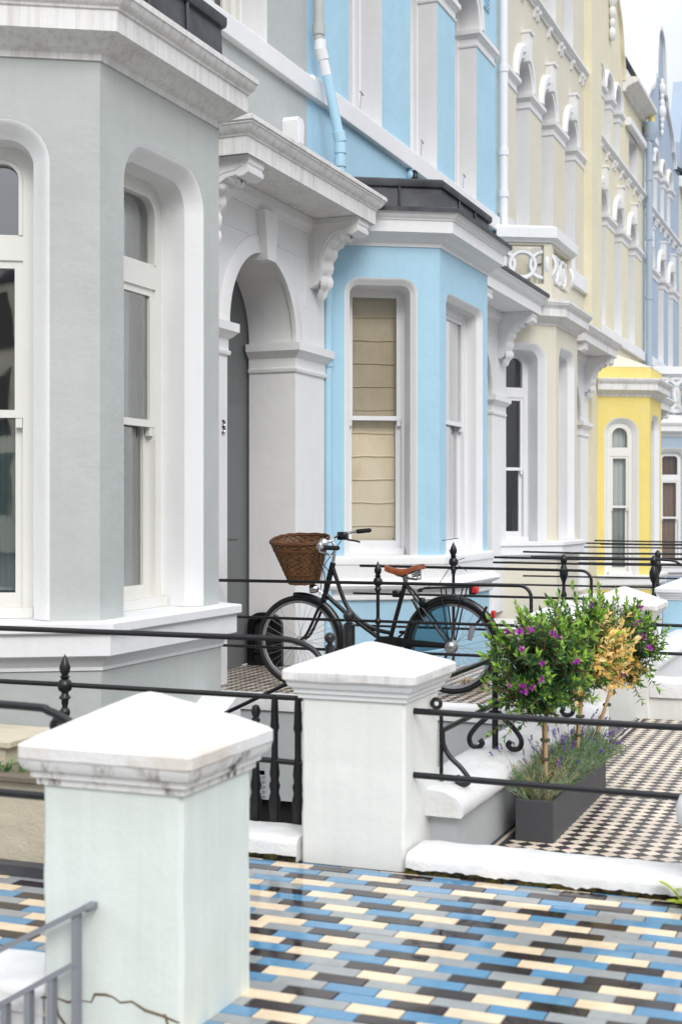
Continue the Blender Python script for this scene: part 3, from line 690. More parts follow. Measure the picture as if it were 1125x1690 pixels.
m_ = MB(); m_.sweep(bp, [(-.10, 4.86), (.03, 4.86), (.05, 4.89), (.085, 4.91), (.085, 5.04), (.07, 5.055), (-.02, 5.085), (-.12, 5.085)], PLAN, 1, pclosed=True); bal = m_.build('balcony_coping', M['white'], cream, True, 30)
m_ = MB()
for i in range(3):
    fc = Face(bp[i], bp[i+1]); e = .14 if i == 1 else .10
    hole = [(e, 4.32), (e, 4.83), (fc.w-e, 4.83), (fc.w-e, 4.32)]
    m_.panel([(0, 4.06), (0, 4.88), (fc.w, 4.88), (fc.w, 4.06)], [hole], fc); m_.loop_wall(hole, fc, 0, -.12)
m_.build('balustrade', M['cream'], cream, True, 20)
m_ = MB()
for i in range(3):
    fc = Face(bp[i], bp[i+1]); e = .14 if i == 1 else .10; nr = max(1, round((fc.w-2*e)/.42)); step = (fc.w-2*e)/nr
    for k in range(nr):
        c = fc(e+step*(k+.5), 4.575, -.05); m_.torus(c, .17, .034, (fc.nx, fc.ny, 0), 24, 6); m_.torus(fc(e+step*k, 4.575, -.06), .17, .034, (fc.nx, fc.ny, 0), 24, 6)
    m_.torus(fc(fc.w-e, 4.575, -.06), .17, .034, (fc.nx, fc.ny, 0), 24, 6)
m_.build('pierced_rings', M['white'], cream, True, 60)
pf = MB(); pf.box(XW-.05, XW+.14, 23.0, 23.86, -1, 12.6); pf.build('party_pilaster', M['yellow_pale'], cream, False)

# ------------------------------------------------------------------ yellow house
yellow = thing('terraced_house', 'pale yellow gabled house with a bright yellow ground floor bay', 'house', (-4.7, 26.5, 0))
yb = [(-4.60, 23.49), (-3.75, 23.98), (-3.75, 25.29), (-4.60, 25.78)]
bay(yellow, yb, .24, 3.33, -1.6, M['yellow'], M['white'], M['offwhite'],
    {0: dict(op=(.25, .70, 2.88), transom=(2.30, 2.45), meet=1.42, back='curtain', d=.10, r=.19),
     1: dict(op=(.26, 1.05, 2.96), transom=(2.30, 2.45), meet=1.42, back='curtain', d=.25, r=.19)}, M['white_dirty'])
m_ = MB(); m_.sweep(yb, [(.02, 3.64), (.02, 3.84), (.01, 3.85), (-.25, 3.95), (-.62, 4.0)], PLAN, 1, caps=False); m_.build('bay_parapet', M['yellow'], yellow, True, 25)
m_ = MB(); m_.sweep(yb, [(.025, 3.842), (.012, 3.855), (-.25, 3.965), (-.62, 4.12)], PLAN, 1, caps=False); m_.build('bay_roof', M['yellow_pale'], yellow, True, 25)
YG = 26.5
def gable_outline(Y0, Y1, z0, zs, ya, yb_, ztop, k=10):
    """wall with a curved Dutch gable between ya and yb_"""
    c = (ya+yb_)/2; h = (yb_-ya)/2; o = [(0, z0), (0, zs)]
    if ya > Y0+.05: o.append((ya-Y0, zs))
    pr_ = [(1.0, .0), (.99, .06), (.93, .12), (.88, .14), (.86, .20), (.78, .27), (.66, .33), (.50, .39), (.42, .44), (.40, .50), (.30, .52), (.285, .60), (.25, .74), (.21, .88), (.15, .96), (.06, 1.0)]
    for f, t in pr_: o.append((c-h*f-Y0, zs+(ztop-zs)*t))
    for f, t in reversed(pr_): o.append((c+h*f-Y0, zs+(ztop-zs)*t))
    if yb_ < Y1-.05: o.append((Y1-Y0, zs))
    o.append((Y1-Y0, z0)); return o
yo = gable_outline(23.86, 29.12, -1.2, 9.75, 23.9, 26.75, 13.2)
wall_panel(yellow, 23.86, 29.12, -1.2, 10, XW, [(24.2, 24.99, 4.75, 6.79, 'arch'), (25.84, 26.62, 4.75, 6.79, 'arch'), (27.36, 28.13, 4.75, 6.79, 'arch'),
    (24.05, 24.55, 8.05, 9.05, 'arch'), (24.85, 25.45, 8.05, 9.05, 'arch'), (25.72, 26.40, 8.05, 9.05, 'arch'), (27.45, 28.45, 8.05, 8.95, 'rect')], M['yellow_pale'], M['white'], M['joinery'], outline=yo, gaps=[(26.36, 28.24, -.8, 3.3)])
for p in ((24.99, 25.84), (26.62, 27.36), (28.13, 28.95)): impost(yellow, p[0], p[1], XW, 6.79, M['white'])
for p in ((24.2, 24.99), (25.84, 26.62), (27.36, 28.13)): archivolt(yellow, p[0], p[1], 6.79, XW, M['white'])
for p in ((24.55, 24.85), (25.45, 25.72), (26.40, 26.7)): impost(yellow, p[0], p[1], XW, 9.05, M['white'], .2)
for p in ((24.05, 24.55), (24.85, 25.45), (25.72, 26.40)): archivolt(yellow, p[0], p[1], 9.05, XW, M['white'], False, .11)
string_course(yellow, 23.9, 29.05, XW, 8.05, M['white'], 7)
band(yellow, 23.9, 29.1, XW, 4.50, 4.70, .07, M['white'])
band(yellow, 27.0, 28.95, XW, 8.95, 9.1, .12, M['white'], 'window_hood')
band(yellow, 26.75, 29.15, XW, 9.62, 9.80, .30, M['white_dirty'], 'eaves_cornice', [(-.02, 9.55), (.05, 9.55), (.08, 9.62), (.2, 9.68), (.3, 9.72), (.3, 9.8), (-.02, 9.84)])
m_ = MB(); m_.box(-5.6, -4.74, 26.8, 29.1, 9.8, 10.15); m_.build('attic_wall', M['yellow_pale'], yellow, False)
m_ = MB()
for y0, y1 in ((27.15, 27.75), (28.05, 28.65)): m_.box(-4.75, -4.69, y0, y1, 9.86, 10.10)
m_.build('attic_window', M['joinery'], yellow, False)
m_ = MB(); m_.prism([(-4.66, 10.16), (-4.63, 10.2), (-7.6, 10.9), (-7.6, 10.7)], lambda a, b, n: (a, n, b), 26.7, 29.3); m_.build('roof', M['lead'], yellow, False)
m_ = MB(); fcY = Face((XW, 23.86), (XW, 29.12)); m_.sweep(yo[2:-2], [(-.02, .06), (.05, .06), (.05, -.44), (-.02, -.44)], fcY, -1, pclosed=True); m_.build('gable_coping', M['yellow_pale'], yellow, True, 40)
m_ = MB()
for (zz, rr) in ((11.55, .10), (11.35, .13), (11.0, .08), (10.85, .14), (10.6, .10), (10.4, .08), (10.2, .10)): m_.ball((XW+.05, 25.35, zz), rr, 10, (.7, 1, 1.3))
m_.build('plaster_ornament', M['white'], yellow)
portico(yellow, 27.3, .63, .63, XP, -.3, 2.35, 3.38, M['portico'], M['porch_dark'], .42, canopy_mat=M['white_dirty'])
pipe(yellow, [(-4.56, 29.1, 9.35), (-4.56, 29.1, 4.35)], .065, M['periwinkle'], 'drainpipe', ((0, .03), (0, .2), (0, .45), (0, .7)))
m_ = MB(); m_.lathe([(.07, -.28), (.15, -.1), (.16, .06), (.16, .1)], (-4.52, 29.1, 9.42), 12); m_.build('rainwater_hopper', M['periwinkle'], yellow)
m_ = MB(); m_.tube([(-4.70, 29.12, 9.75), (-4.52, 29.1, 9.72), (-4.50, 29.1, 9.5)], .07, 10); m_.build('rainwater_spout', M['yellow'], yellow)
m_ = MB(); m_.sweep([(-4.45, 25.9), (-4.45, 29.1)], [(-.1, 3.98), (.02, 3.98), (.05, 4.02), (.06, 4.10), (.02, 4.15), (-.1, 4.2)], PLAN, 1, pclosed=True); m_.build('gutter_shelf', M['white_dirty'], yellow, True, 30)

# ------------------------------------------------------------------ periwinkle house
peri = thing('terraced_house', 'pale periwinkle blue house with a tall curved gable edged in white', 'house', (-4.7, 31.9, 0))
pb_ = [(-4.60, 29.62), (-3.75, 30.11), (-3.75, 31.42), (-4.60, 31.9)]
bay(peri, pb_, .2, 2.95, -1.6, M['periwinkle'], M['white'], M['joinery'],
    {0: dict(op=(.22, .74, 2.62), transom=(2.0, 2.13), meet=1.2, back='curtain_brown', d=.16, r=.12), 1: dict(op=(.26, 1.05, 2.62), transom=(2.0, 2.13), meet=1.2, back='room', r=.12)})
po = gable_outline(29.12, 34.67, -1.2, 9.65, 29.2, 33.75, 12.28)
wall_panel(peri, 29.12, 34.67, -1.2, 10, XW, [(29.5, 30.3, 4.72, 6.7, 'arch'), (31.25, 32.1, 4.72, 6.7, 'arch'), (32.8, 33.6, 4.72, 6.7, 'arch'),
    (29.35, 29.95, 8.0, 9.2, 'rect'), (30.55, 31.1, 8.0, 9.05, 'arch'), (31.6, 32.15, 8.0, 9.05, 'arch'), (32.6, 33.15, 8.0, 9.05, 'arch')], M['periwinkle'], M['white'], M['joinery'], outline=po)
for p in ((30.3, 31.25), (32.1, 32.8), (33.6, 34.5)): impost(peri, p[0], p[1], XW, 6.7, M['white'])
for p in ((29.5, 30.3), (31.25, 32.1), (32.8, 33.6)): archivolt(peri, p[0], p[1], 6.7, XW, M['white'])
for p in ((31.1, 31.6), (32.15, 32.6), (33.15, 33.6)): impost(peri, p[0], p[1], XW, 9.05, M['white'], .2)
for p in ((30.55, 31.1), (31.6, 32.15), (32.6, 33.15)): archivolt(peri, p[0], p[1], 9.05, XW, M['white'], False, .11)
string_course(peri, 29.2, 34.6, XW, 7.98, M['white'], 8)
band(peri, 29.2, 30.4, XW, 9.35, 9.5, .14, M['white'], 'window_hood')
band(peri, 29.2, 34.6, XW, 4.5, 4.7, .10, M['white'])
m_ = MB(); fcP = Face((XW, 29.12), (XW, 34.67)); m_.sweep(po[2:-2], [(-.03, .07), (.07, .07), (.07, -.50), (-.03, -.50)], fcP, -1, pclosed=True); m_.build('gable_coping', M['white'], peri, True, 40)
m_ = MB()
for (zz, rr) in ((11.1, .07), (10.95, .12), (10.78, .08), (10.6, .10), (10.42, .14), (10.25, .09), (10.1, .07), (9.95, .06)): m_.ball((XW+.05, 31.5, zz), rr, 10, (.7, 1, 1.3))
m_.build('plaster_ornament', M['white'], peri)
m_ = MB(); m_.box(-7.6, -6.4, 29.0, 29.8, 9.0, 13.6); ch_ = m_.build('chimney_stack', stucco('brown_brick', rgb(120, 96, 88), .2, .6, .8), peri, False)
bpp = [(-4.66, 29.75), (-3.85, 30.2), (-3.85, 31.35), (-4.66, 31.8)]
m_ = MB(); m_.sweep(bpp, [(-.1, 4.3), (.08, 4.3), (.08, 4.45), (-.1, 4.48)], PLAN, 1, pclosed=True); m_.sweep(bpp, [(-.1, 3.2), (.02, 3.2), (.02, 3.42), (-.1, 3.42)], PLAN, 1, pclosed=True)
for i in range(3):
    fc = Face(bpp[i], bpp[i+1]); nr = max(2, round(fc.w/.34))
    for k in range(nr+1): m_.torus(fc(fc.w*k/nr, 3.86, -.04), .36, .05, (fc.nx, fc.ny, 0), 24, 6)
m_.build('pierced_balcony', M['white'], peri, True, 50)
portico(peri, 33.2, .63, .6, XP, -.3, 2.3, 3.3, M['portico'], M['porch_dark'], .42)

# ------------------------------------------------------------------ last house in view
lasth = thing('terraced_house', 'butter yellow house beyond the periwinkle one, a sliver at the right edge', 'house', (-4.7, 37.3, 0))
wall_panel(lasth, 34.67, 40.2, -1.2, 9.6, XW, [(35.2, 36.0, 4.7, 6.6, 'arch'), (36.9, 37.7, 4.7, 6.6, 'arch'), (38.5, 39.3, 4.7, 6.6, 'arch'), (35.2, 35.9, 7.9, 8.9, 'arch'), (36.7, 37.4, 7.9, 8.9, 'arch')], M['yellow_pale'], M['white'], M['joinery'])
band(lasth, 34.7, 40.2, XW, 9.45, 9.7, .3, M['white_dirty'], 'eaves_cornice'); string_course(lasth, 34.7, 40.2, XW, 7.9, M['white'], 7); band(lasth, 34.7, 40.2, XW, 4.45, 4.65, .1, M['white'])
m_ = MB(); m_.prism([(-4.45, 9.72), (-4.45, 9.78), (-7.6, 11.6), (-7.6, 11.4)], lambda a, b, n: (a, n, b), 34.7, 40.2); m_.build('roof', M['lead'], lasth, False)
m_ = MB(); m_.prism([(34.9, 9.7), (34.9, 10.6), (35.4, 11.6), (35.8, 12.4), (36.2, 11.6), (36.7, 10.6), (36.7, 9.7)], lambda a, b, n: (XW+n, a, b), -.3, 0); m_.build('gable', M['periwinkle'], lasth, False)
lb_ = [(-4.60, 35.3), (-3.75, 35.8), (-3.75, 37.1), (-4.60, 37.6)]
bay(lasth, lb_, .1, 2.9, -1.6, M['yellow_pale'], M['white'], M['joinery'], {0: dict(op=(.22, .74, 2.55), transom=(1.95, 2.08), meet=1.1, back='room', r=.12)})

# ------------------------------------------------------------------ ground
def slab(name, x0, x1, y0, y1, zt, zb, mat):
    m = MB(); m.box(x0, x1, y0, y1, zb, zt); return struct(name, m, mat, smooth=False)
def checker_mat(name, s, c1, c2, ang=45):
    m, nt, b = base_mat(name, c1, .35, .5)
    geo = nt.nodes.new('ShaderNodeNewGeometry'); mp = nn(nt, 'ShaderNodeMapping'); mp.inputs['Rotation'].default_value = (0, 0, R(ang)); mp.inputs['Location'].default_value = (0, 0, .5)
    sc3 = nn(nt, 'ShaderNodeVectorMath', operation='MULTIPLY'); sc3.inputs[1].default_value = (1, 1, 0)
    ad = nn(nt, 'ShaderNodeVectorMath', operation='ADD'); ad.inputs[1].default_value = (50.003, 50.003, .31*s)
    ck = nn(nt, 'ShaderNodeTexChecker', Scale=1/s)
    nt.links.new(geo.outputs['Position'], sc3.inputs[0]); nt.links.new(sc3.outputs[0], mp.inputs['Vector']); nt.links.new(mp.outputs['Vector'], ad.inputs[0]); nt.links.new(ad.outputs[0], ck.inputs['Vector'])
    wn = nn(nt, 'ShaderNodeTexWhiteNoise')
    sn = nn(nt, 'ShaderNodeVectorMath', operation='SNAP'); sn.inputs[1].default_value = (s, s, s)
    nt.links.new(ad.outputs[0], sn.inputs[0]); nt.links.new(sn.outputs[0], wn.inputs['Vector'])
    ck.inputs['Color1'].default_value = c1; ck.inputs['Color2'].default_value = c2
    mr = nn(nt, 'ShaderNodeMapRange'); mr.inputs['To Min'].default_value = .82; mr.inputs['To Max'].default_value = 1.12; nt.links.new(wn.outputs['Value'], mr.inputs['Value'])
    hsv = nn(nt, 'ShaderNodeHueSaturation'); nt.links.new(mr.outputs['Result'], hsv.inputs['Value']); nt.links.new(ck.outputs['Color'], hsv.inputs['Color'])
    n = noise(nt, 2.0, 5, .6); c = mixc(nt, ramp(nt, n, .45, .75, (0, 0, 0, 1), (.35,)*3+(1,)), hsv.outputs['Color'], rgb(120, 112, 104))
    nt.links.new(c, b.inputs['Base Color'])
    r = ramp(nt, noise(nt, 3.0, 4, .6), .35, .65, (.16,)*3+(1,), (.5,)*3+(1,)); nt.links.new(r, b.inputs['Roughness'])
    return m
M['checker'] = checker_mat('black_and_cream_tiles', .059, rgb(52, 46, 50), rgb(226, 210, 190))
M['checker_porch'] = checker_mat('porch_tiles', .056, rgb(60, 52, 54), rgb(214, 200, 182))
M['border_cream'] = base_mat('cream_border_tile', rgb(200, 186, 168), .4)[0]
M['kerb_white'] = stucco('white_painted_stone', (.76, .755, .745, 1), .05, .5, .55, .03, rgb(188, 176, 156), .35, 4)
M['concrete'] = stucco('old_concrete', rgb(196, 186, 164), .14, .6, .85, .10, rgb(150, 130, 96), .7, 3.0)
M['paving'] = stucco('grey_paving', rgb(150, 148, 144), .12, .5, .8)
def moss_mat():
    m, nt, b = base_mat('mossy_joint', rgb(70, 66, 30), .95, .2)
    c = mixc(nt, ramp(nt, noise(nt, 24, 5, .7),   .46, .66), rgb(26, 22, 18), rgb(88, 80, 34))
    nt.links.new(c, b.inputs['Base Color']); bump(nt, b, noise(nt, 90, 4, .6), .9, .02); return m
M['moss'] = moss_mat()
slab('ground', -60, 120, -60, 160, -2.62, -2.9, M['paving'])
slab('road', 4.6, 60, -40, 140, -.30, -.6, stucco('asphalt', rgb(92, 92, 94), .12, .6, .85))
slab('pavement', 1.4, 4.6, -40, 140, -.19, -2.61, M['paving'])
slab('yard_floor', -1.62, 1.398, 5.21, 9.76, -.12, -2.6, M['checker'])
slab('yard_subfloor', -1.62, 1.398, 9.78, 40, -.16, -2.6, M['paving'])
slab('porch_path', -4.95, -1.9, 8.66, 10.92, .062, -.02, M['checker_porch'])
slab('path_slab', -4.6, 1.397, 3.2, 4.95, -.048, -2.6, M['shade_black'])
slab('front_step', -2.2, 1.396, 1.2, 3.19, -.30, -2.6, M['paving'])
for (a, b_, z) in ((14.6, 16.6, .0), (20.3, 22.3, .0), (26.2, 28.4, -.35), (32.2, 34.4, -.35)): slab('porch_path', -4.95, -1.7, a, b_, z, -.6, M['kerb_white'])
# wall under the porch path, and a near-black block painting the shade below
m_ = MB(); m_.box(-4.7, -1.9, 8.62, 8.9, -.66, -.021); struct('path_support_wall', m_, M['wall_grey'], smooth=False)
m_ = MB(); m_.box(-4.7, -1.9, 8.70, 8.9, -2.6, -.66); struct('recess_shade', m_, M['shade_black'], smooth=False)
m_ = MB(); m_.box(-1.88, -1.64, 5.0, 8.6, -2.6, -.12); struct('area_wall', m_, M['wall_grey'], smooth=False)

# coloured tile path: individual tiles in running courses
TL, TW, G = .164, .0672, .0036
tm = [base_mat('cream_tile', rgb(232, 210, 178), .3)[0], base_mat('blue_tile', rgb(92, 142, 176), .3)[0], base_mat('black_tile', rgb(52, 45, 47), .3)[0], base_mat('grey_tile', rgb(152, 156, 156), .3)[0]]
for k, t in enumerate(tm):
    nt = t.node_tree; b = nt.nodes['Principled BSDF']; c0 = tuple(b.inputs['Base Color'].default_value)
    c = mixc(nt, ramp(nt, noise(nt, 13, 5, .65), .35, .75), mul(c0, .86), mul(c0, 1.08))
    c = mixc(nt, ramp(nt, noise(nt, 2.6, 4, .6), .55, .75, (0, 0, 0, 1), (.22,)*3+(1,)), c, rgb(120, 118, 112)); nt.links.new(c, b.inputs['Base Color'])
    r = ramp(nt, noise(nt, 3.4, 5, .6), .40, .60, (.035,)*3+(1,), (.22,)*3+(1,)); nt.links.new(r, b.inputs['Roughness'])
    bump(nt, b, noise(nt, 22, 3, .5), .12, .004)
rt = random.Random(11); tb = MB(); prevrow = []; row = 0; y = 3.19
while y < 4.945:
    x = -4.55-((row*.355+rt.uniform(-.03, .03)) % 1.0)*TL; last = -1; cur = []
    while x < 1.38:
        above = [c for (a, b_, c) in prevrow if b_ > x+.02 and a < x+TL-.02]
        opts = [q for q in range(4) if q != last and q not in above] or [q for q in range(4) if q != last]
        if rt.random() < .10: opts = [q for q in range(4) if q != last]
        c = rt.choice(opts); cur.append((x, x+TL, c))
        x0, x1, y0, y1 = x+G/2, min(x+TL-G/2, 1.39), y+G/2, min(y+TW-G/2, 4.948); dz = rt.uniform(-.0006, .0006); z = -.0412; bz = .0016
        j4 = [rt.uniform(-.0006, .0006) for _ in range(4)]
        tb.add([(x0, y0, z-.004+dz), (x1, y0, z-.004+dz), (x1, y1, z-.004+dz), (x0, y1, z-.004+dz), (x0+bz, y0+bz, z+dz+j4[0]), (x1-bz, y0+bz, z+dz+j4[1]), (x1-bz, y1-bz, z+dz+j4[2]), (x0+bz, y1-bz, z+dz+j4[3])],
               [(4, 5, 6, 7), (0, 1, 5, 4), (1, 2, 6, 5), (2, 3, 7, 6), (3, 0, 4, 7)], c)
        last = c; x += TL
    prevrow = cur; y += TW; row += 1
struct('tiled_path', tb, tm, smooth=False, fix=False)
m_ = MB(); m_.panel([(-4.58, 3.19), (1.39, 3.19), (1.39, 4.95), (-4.58, 4.95)], [], PLAN, -.0448); struct('tile_grout', m_, base_mat('grout', rgb(74, 66, 58), .85)[0], smooth=False)

# kerbs and copings: rounded stone with a mossy foot
def kerb(name, label, x0, x1, y0, y1, zt, zb, mat, moss=None, group=None, wob=.006, cat='kerb'):
    rk = random.Random(int((x0+y0)*100)); m = MB(); n = max(2, int((x1-x0)/.07)); h = min(.03, (zt-zb)*.4)
    prof = [(y0, zb), (y0-.0, zt-h), (y0+.006, zt-h*.45), (y0+h*.55, zt-.004), (y0+h*1.2, zt), (y1-h, zt+.004), (y1-h*.3, zt-.006), (y1, zt-h), (y1, zb)]
    q = len(prof); v = []
    for i in range(n+1):
        x = x0+(x1-x0)*i/n; d1, d2 = rk.uniform(-wob, wob), rk.uniform(-wob, wob)*.6
        for (py, pz) in prof: v.append((x, py+(d1 if py < (y0+y1)/2 else d1*.3), pz+d2*(1 if pz > zb+.01 else 0)))
    m.add(v, [(i*q+j, (i+1)*q+j, (i+1)*q+j+1, i*q+j+1) for i in range(n) for j in range(q-1)]+[tuple(range(q)), tuple(n*q+j for j in reversed(range(q)))])
    o = thing(name, label, cat, ((x0+x1)/2, (y0+y1)/2, zb), group); m.build('coping_stone', mat, o, True, 60)
    if moss:
        g = MB(); n = int((x1-x0)/.02); v = []
        for i in range(n+1):
            x = x0+(x1-x0)*i/n; t = rk.uniform(.3, 1)
            v += [(x, y0-.007*t-.004, moss), (x, y0-.006*t-.003, moss+.008), (x, y0-.003, moss+.014+.010*t*t), (x, y0+.03, moss+.018)]
        g.add(v, [(i*4+j, (i+1)*4+j, (i+1)*4+j+1, i*4+j+1) for i in range(n) for j in range(3)]); g.build('moss', M['moss'], o, True, 60)
    return o
kerb('low_kerb', 'white painted kerb with a mossy foot between blue tiles and black and cream tiles', -1.70, 1.3, 4.955, 5.205, .034, -.048, M['kerb_white'], -.043)
kerb('low_kerb', 'short white kerb under the black balusters, between the two front pillars', -4.5, -2.16, 4.965, 5.20, .05, -.048, M['kerb_white'], -.043)
kerb('low_kerb', 'white step block behind the grey metal handrail, beside the nearest pillar', -4.5, -2.15, 3.195, 3.475, .03, -.3, M['kerb_white'])
kerb('path_kerb', 'white kerb along the porch tiles under the bicycle', -4.55, -2.0, 8.60, 8.70, .075, -.035, M['kerb_white'], None, None, .002)
kerb('low_wall', 'low white wall with rounded coping beside the far gate pillar of the checkered yard', -1.53, 1.3, 9.77, 10.02, .155, .03, M['kerb_white'], None, None, .004, 'wall')
m_ = MB(); m_.box(-1.53, 1.3, 9.79, 10.0, -.17, .03); w_ = m_.build('wall_face', M['pillar_white'], bpy.data.objects['low_wall'], False)
# scroll railing wall along the yard
lw = thing('low_wall', 'low grey wall with a broad rounded white coping under the scrolled black ironwork', 'wall', (-1.7, 6.9, -.12))
m_ = MB(); m_.box(-1.84, -1.60, 5.30, 8.3, -.13, .145); m_.build('wall_face', M['wall_grey'], lw, False)
m_ = MB(); rk = random.Random(3); prof = [(-1.875, .12), (-1.875, .165), (-1.85, .20), (-1.80, .218), (-1.72, .226), (-1.64, .218), (-1.585, .195), (-1.562, .165), (-1.555, .135), (-1.565, .118)]
v = []; n = 42; q = len(prof)
for i in range(n+1):
    d = rk.uniform(-.004, .004)
    for (x, z) in prof: v.append((x+d*.6, 5.25+3.1*i/n, z+d))
m_.add(v, [(i*q+j, (i+1)*q+j, (i+1)*q+(j+1) % q, i*q+(j+1) % q) for i in range(n) for j in range(q)]+[tuple(range(q)), tuple(n*q+j for j in reversed(range(q)))])
m_.build('coping_stone', M['kerb_white'], lw, True, 50)
# stone box on the left of the tiled path
bx = thing('stone_box', 'old stained concrete box with weeds on its lid, behind the nearest pillar', 'stone box', (-3.4, 4.6, -.04))
m_ = MB(); m_.box(-4.4, -2.62, 4.43, 4.90, -.04, .305, .006); m_.build('body', M['concrete'], bx, True, 30)
m_ = MB(); m_.box(-4.4, -2.58, 4.39, 4.93, .306, .335, .006); m_.build('lid', stucco('mossy_slab', rgb(120, 110, 96), .3, .6, .9, .1, rgb(92, 88, 52), .8, 5), bx, True, 30)
m_ = MB(); m_.box(-4.4, -3.24, 4.55, 4.88, .336, .405); m_.box(-4.4, -3.21, 4.53, 4.90, .405, .435, .005); m_.build('upper_block', M['concrete'], bx, False)
m_ = MB(); m_.box(-4.4, -2.66, 4.36, 4.428, -.04, .0); m_.build('footing', M['lead'], bx, False)
wd = MB(); rw = random.Random(5)
for i in range(46):
    x, y_ = rw.choice([(-3.10, 4.46), (-3.16, 4.45), (-3.03, 4.47), (-3.2, 4.46)]); x += rw.uniform(-.02, .02); a = rw.uniform(0, 2*PI); h = rw.uniform(.02, .06); l = rw.uniform(.01, .03)
    p0 = Vector((x, y_, .335)); p1 = p0+Vector((math.cos(a)*l*.6, math.sin(a)*l*.6, h*.7)); p2 = p0+Vector((math.cos(a)*l*1.6, math.sin(a)*l*1.6, h)); s_ = Vector((-math.sin(a), math.cos(a), 0))*.004
    wd.add([p0-s_, p0+s_, p1+s_*1.4, p1-s_*1.4, p2], [(0, 1, 2, 3), (3, 2, 4)])
o = wd.build('weeds', M['lav_leaf2'], None, False, fix=False); o['kind'] = 'stuff'

for k, (xa, xb, mt) in enumerate(((-1.598, -1.580, 'lead'), (-1.580, -1.562, 'border_cream'), (-1.562, -1.544, 'lead'))):
    m_ = MB(); m_.panel([(xa, 5.215), (xb, 5.215), (xb, 9.7), (xa, 9.7)], [], PLAN, -.116); struct('tile_border', m_, M[mt], smooth=False)
# terrace on the other side of the street: only its reflection shows, in the window panes
opp = thing('terraced_house', 'dark reflected terrace across the street, seen only in the panes of the grey bay', 'house', (16, -20, -.2))
m_ = MB(); m_.box(16, 24, -75, -6, -.2, 10.5); m_.build('wall', M['cream'], opp, False)
m_ = MB(); m_.prism([(15.8, 10.5), (15.8, 10.7), (20, 13.5), (24.2, 10.7), (24.2, 10.5)], lambda a, b, n: (a, n, b), -75, -6); m_.build('roof', M['lead'], opp, False)
for k in range(14):
    for z in (1.2, 4.6, 7.8):
        m_ = MB(); m_.box(15.92, 16.02, -73+k*4.8, -71.2+k*4.8, z, z+2.2); m_.build('window', M['room'], opp, False)

# ------------------------------------------------------------------ gate pillars
CAPM = [(-.01, 0), (.010, .0), (.011, .016), (.022, .022), (.023, .038), (.036, .044), (.044, .058), (.048, .074)]
def gate_pillar(label, x0, x1, y0, y1, zb, zs, za, mshaft, mcap, mmould, ov=.068, seed=1):
    o = thing('gate_pillar', label, 'pillar', ((x0+x1)/2, (y0+y1)/2, zb), 'square gate pillars with pyramid caps')
    m = MB(); r_ = random.Random(seed); n = 14; b = .012
    ring = [(x0+b, y0), (x1-b, y0), (x1, y0+b), (x1, y1-b), (x1-b, y1), (x0+b, y1), (x0, y1-b), (x0, y0+b)]
    v = []
    for i in range(n+1):
        z = zb+(zs+.004-zb)*i/n; dx, dy = r_.uniform(-.0022, .0022), r_.uniform(-.0022, .0022)
        for (x, y_) in ring: v.append((x+dx, y_+dy, z))
    m.add(v, [(i*8+j, i*8+(j+1) % 8, (i+1)*8+(j+1) % 8, (i+1)*8+j) for i in range(n) for j in range(8)]); m.build('shaft', mshaft, o, True, 40)
    path = [(x0, y1), (x0, y0), (x1, y0), (x1, y1)]
    m = MB(); m.sweep(list(reversed(path)) if False else path, [(o_, zs+z) for o_, z in CAPM], PLAN, 1, closed=True, caps=False); m.build('cap_moulding', mmould, o, True, 35)
    zc = zs+.072; th = .044; X0, X1, Y0, Y1 = x0-ov, x1+ov, y0-ov, y1+ov; cx, cy = (x0+x1)/2, (y0+y1)/2
    m = MB(); rb = .010; rows = [(-.03, zc), (-.004, zc), (0, zc+.006), (0, zc+th-.008), (-.006, zc+th)]
    N = 8; top = [(-.006-(min(X1-X0, Y1-Y0)/2-.02)*t, zc+th+(za-zc-th)*(t**.96)) for t in (.12, .25, .4, .55, .7, .84, .94)]
    v = []; ringc = []
    for (of, z) in rows+top:
        a0, a1, b0, b1 = X0-of, X1+of, Y0-of, Y1+of
        # -of shrinks
        a0, a1, b0, b1 = X0-of, X1+of, Y0-of, Y1+of
        e = min(.012, (a1-a0)*.2)
        pts = []
        for (p, q2) in (((a0+e, b0), (a1-e, b0)), ((a1, b0+e), (a1, b1-e)), ((a1-e, b1), (a0+e, b1)), ((a0, b1-e), (a0, b0+e))):
            for k in range(N): t = k/(N-1); pts.append((p[0]+(q2[0]-p[0])*t, p[1]+(q2[1]-p[1])*t))
        for (x, y_) in pts: v.append((x, y_, z+r_.uniform(-.0014, .0014)))
    K = 4*N; L = len(rows+top)
    f = [(i*K+j, i*K+(j+1) % K, (i+1)*K+(j+1) % K, (i+1)*K+j) for i in range(L-1) for j in range(K)]
    v.append((cx, cy, za)); f += [((L-1)*K+j, (L-1)*K+(j+1) % K, len(v)-1) for j in range(K)]; f.append(tuple(reversed(range(K))))
    m.add(v, f); m.build('cap', mcap, o, True, 30)
    return o
p_left = gate_pillar('nearest pillar, pale mint, cracked near its foot and mould stained under its cap', -2.142, -1.71, 3.177, 3.60, -.30, .600, .838, M['pillar'], M['cap'], M['mould'], .052, 2)
p_mid = gate_pillar('clean white pillar in front of the bicycle with two black rails fixed to its side', -2.15, -1.715, 4.99, 5.42, -.05, .606, .818, M['pillar_white'], M['white_dirty'], M['white'], .062, 3)
gate_pillar('white pillar mostly hidden behind the flowering shrub, just right of the rear bicycle wheel', -2.0, -1.58, 8.08, 8.50, -.12, .58, .80, M['pillar_white'], M['white'], M['white'], .062, 4)
gate_pillar('white pillar right of the flowering shrub with the low white wall at its side', -1.96, -1.53, 9.77, 10.20, -.16, .57, .80, M['pillar_white'], M['white_dirty'], M['white'], .062, 5)
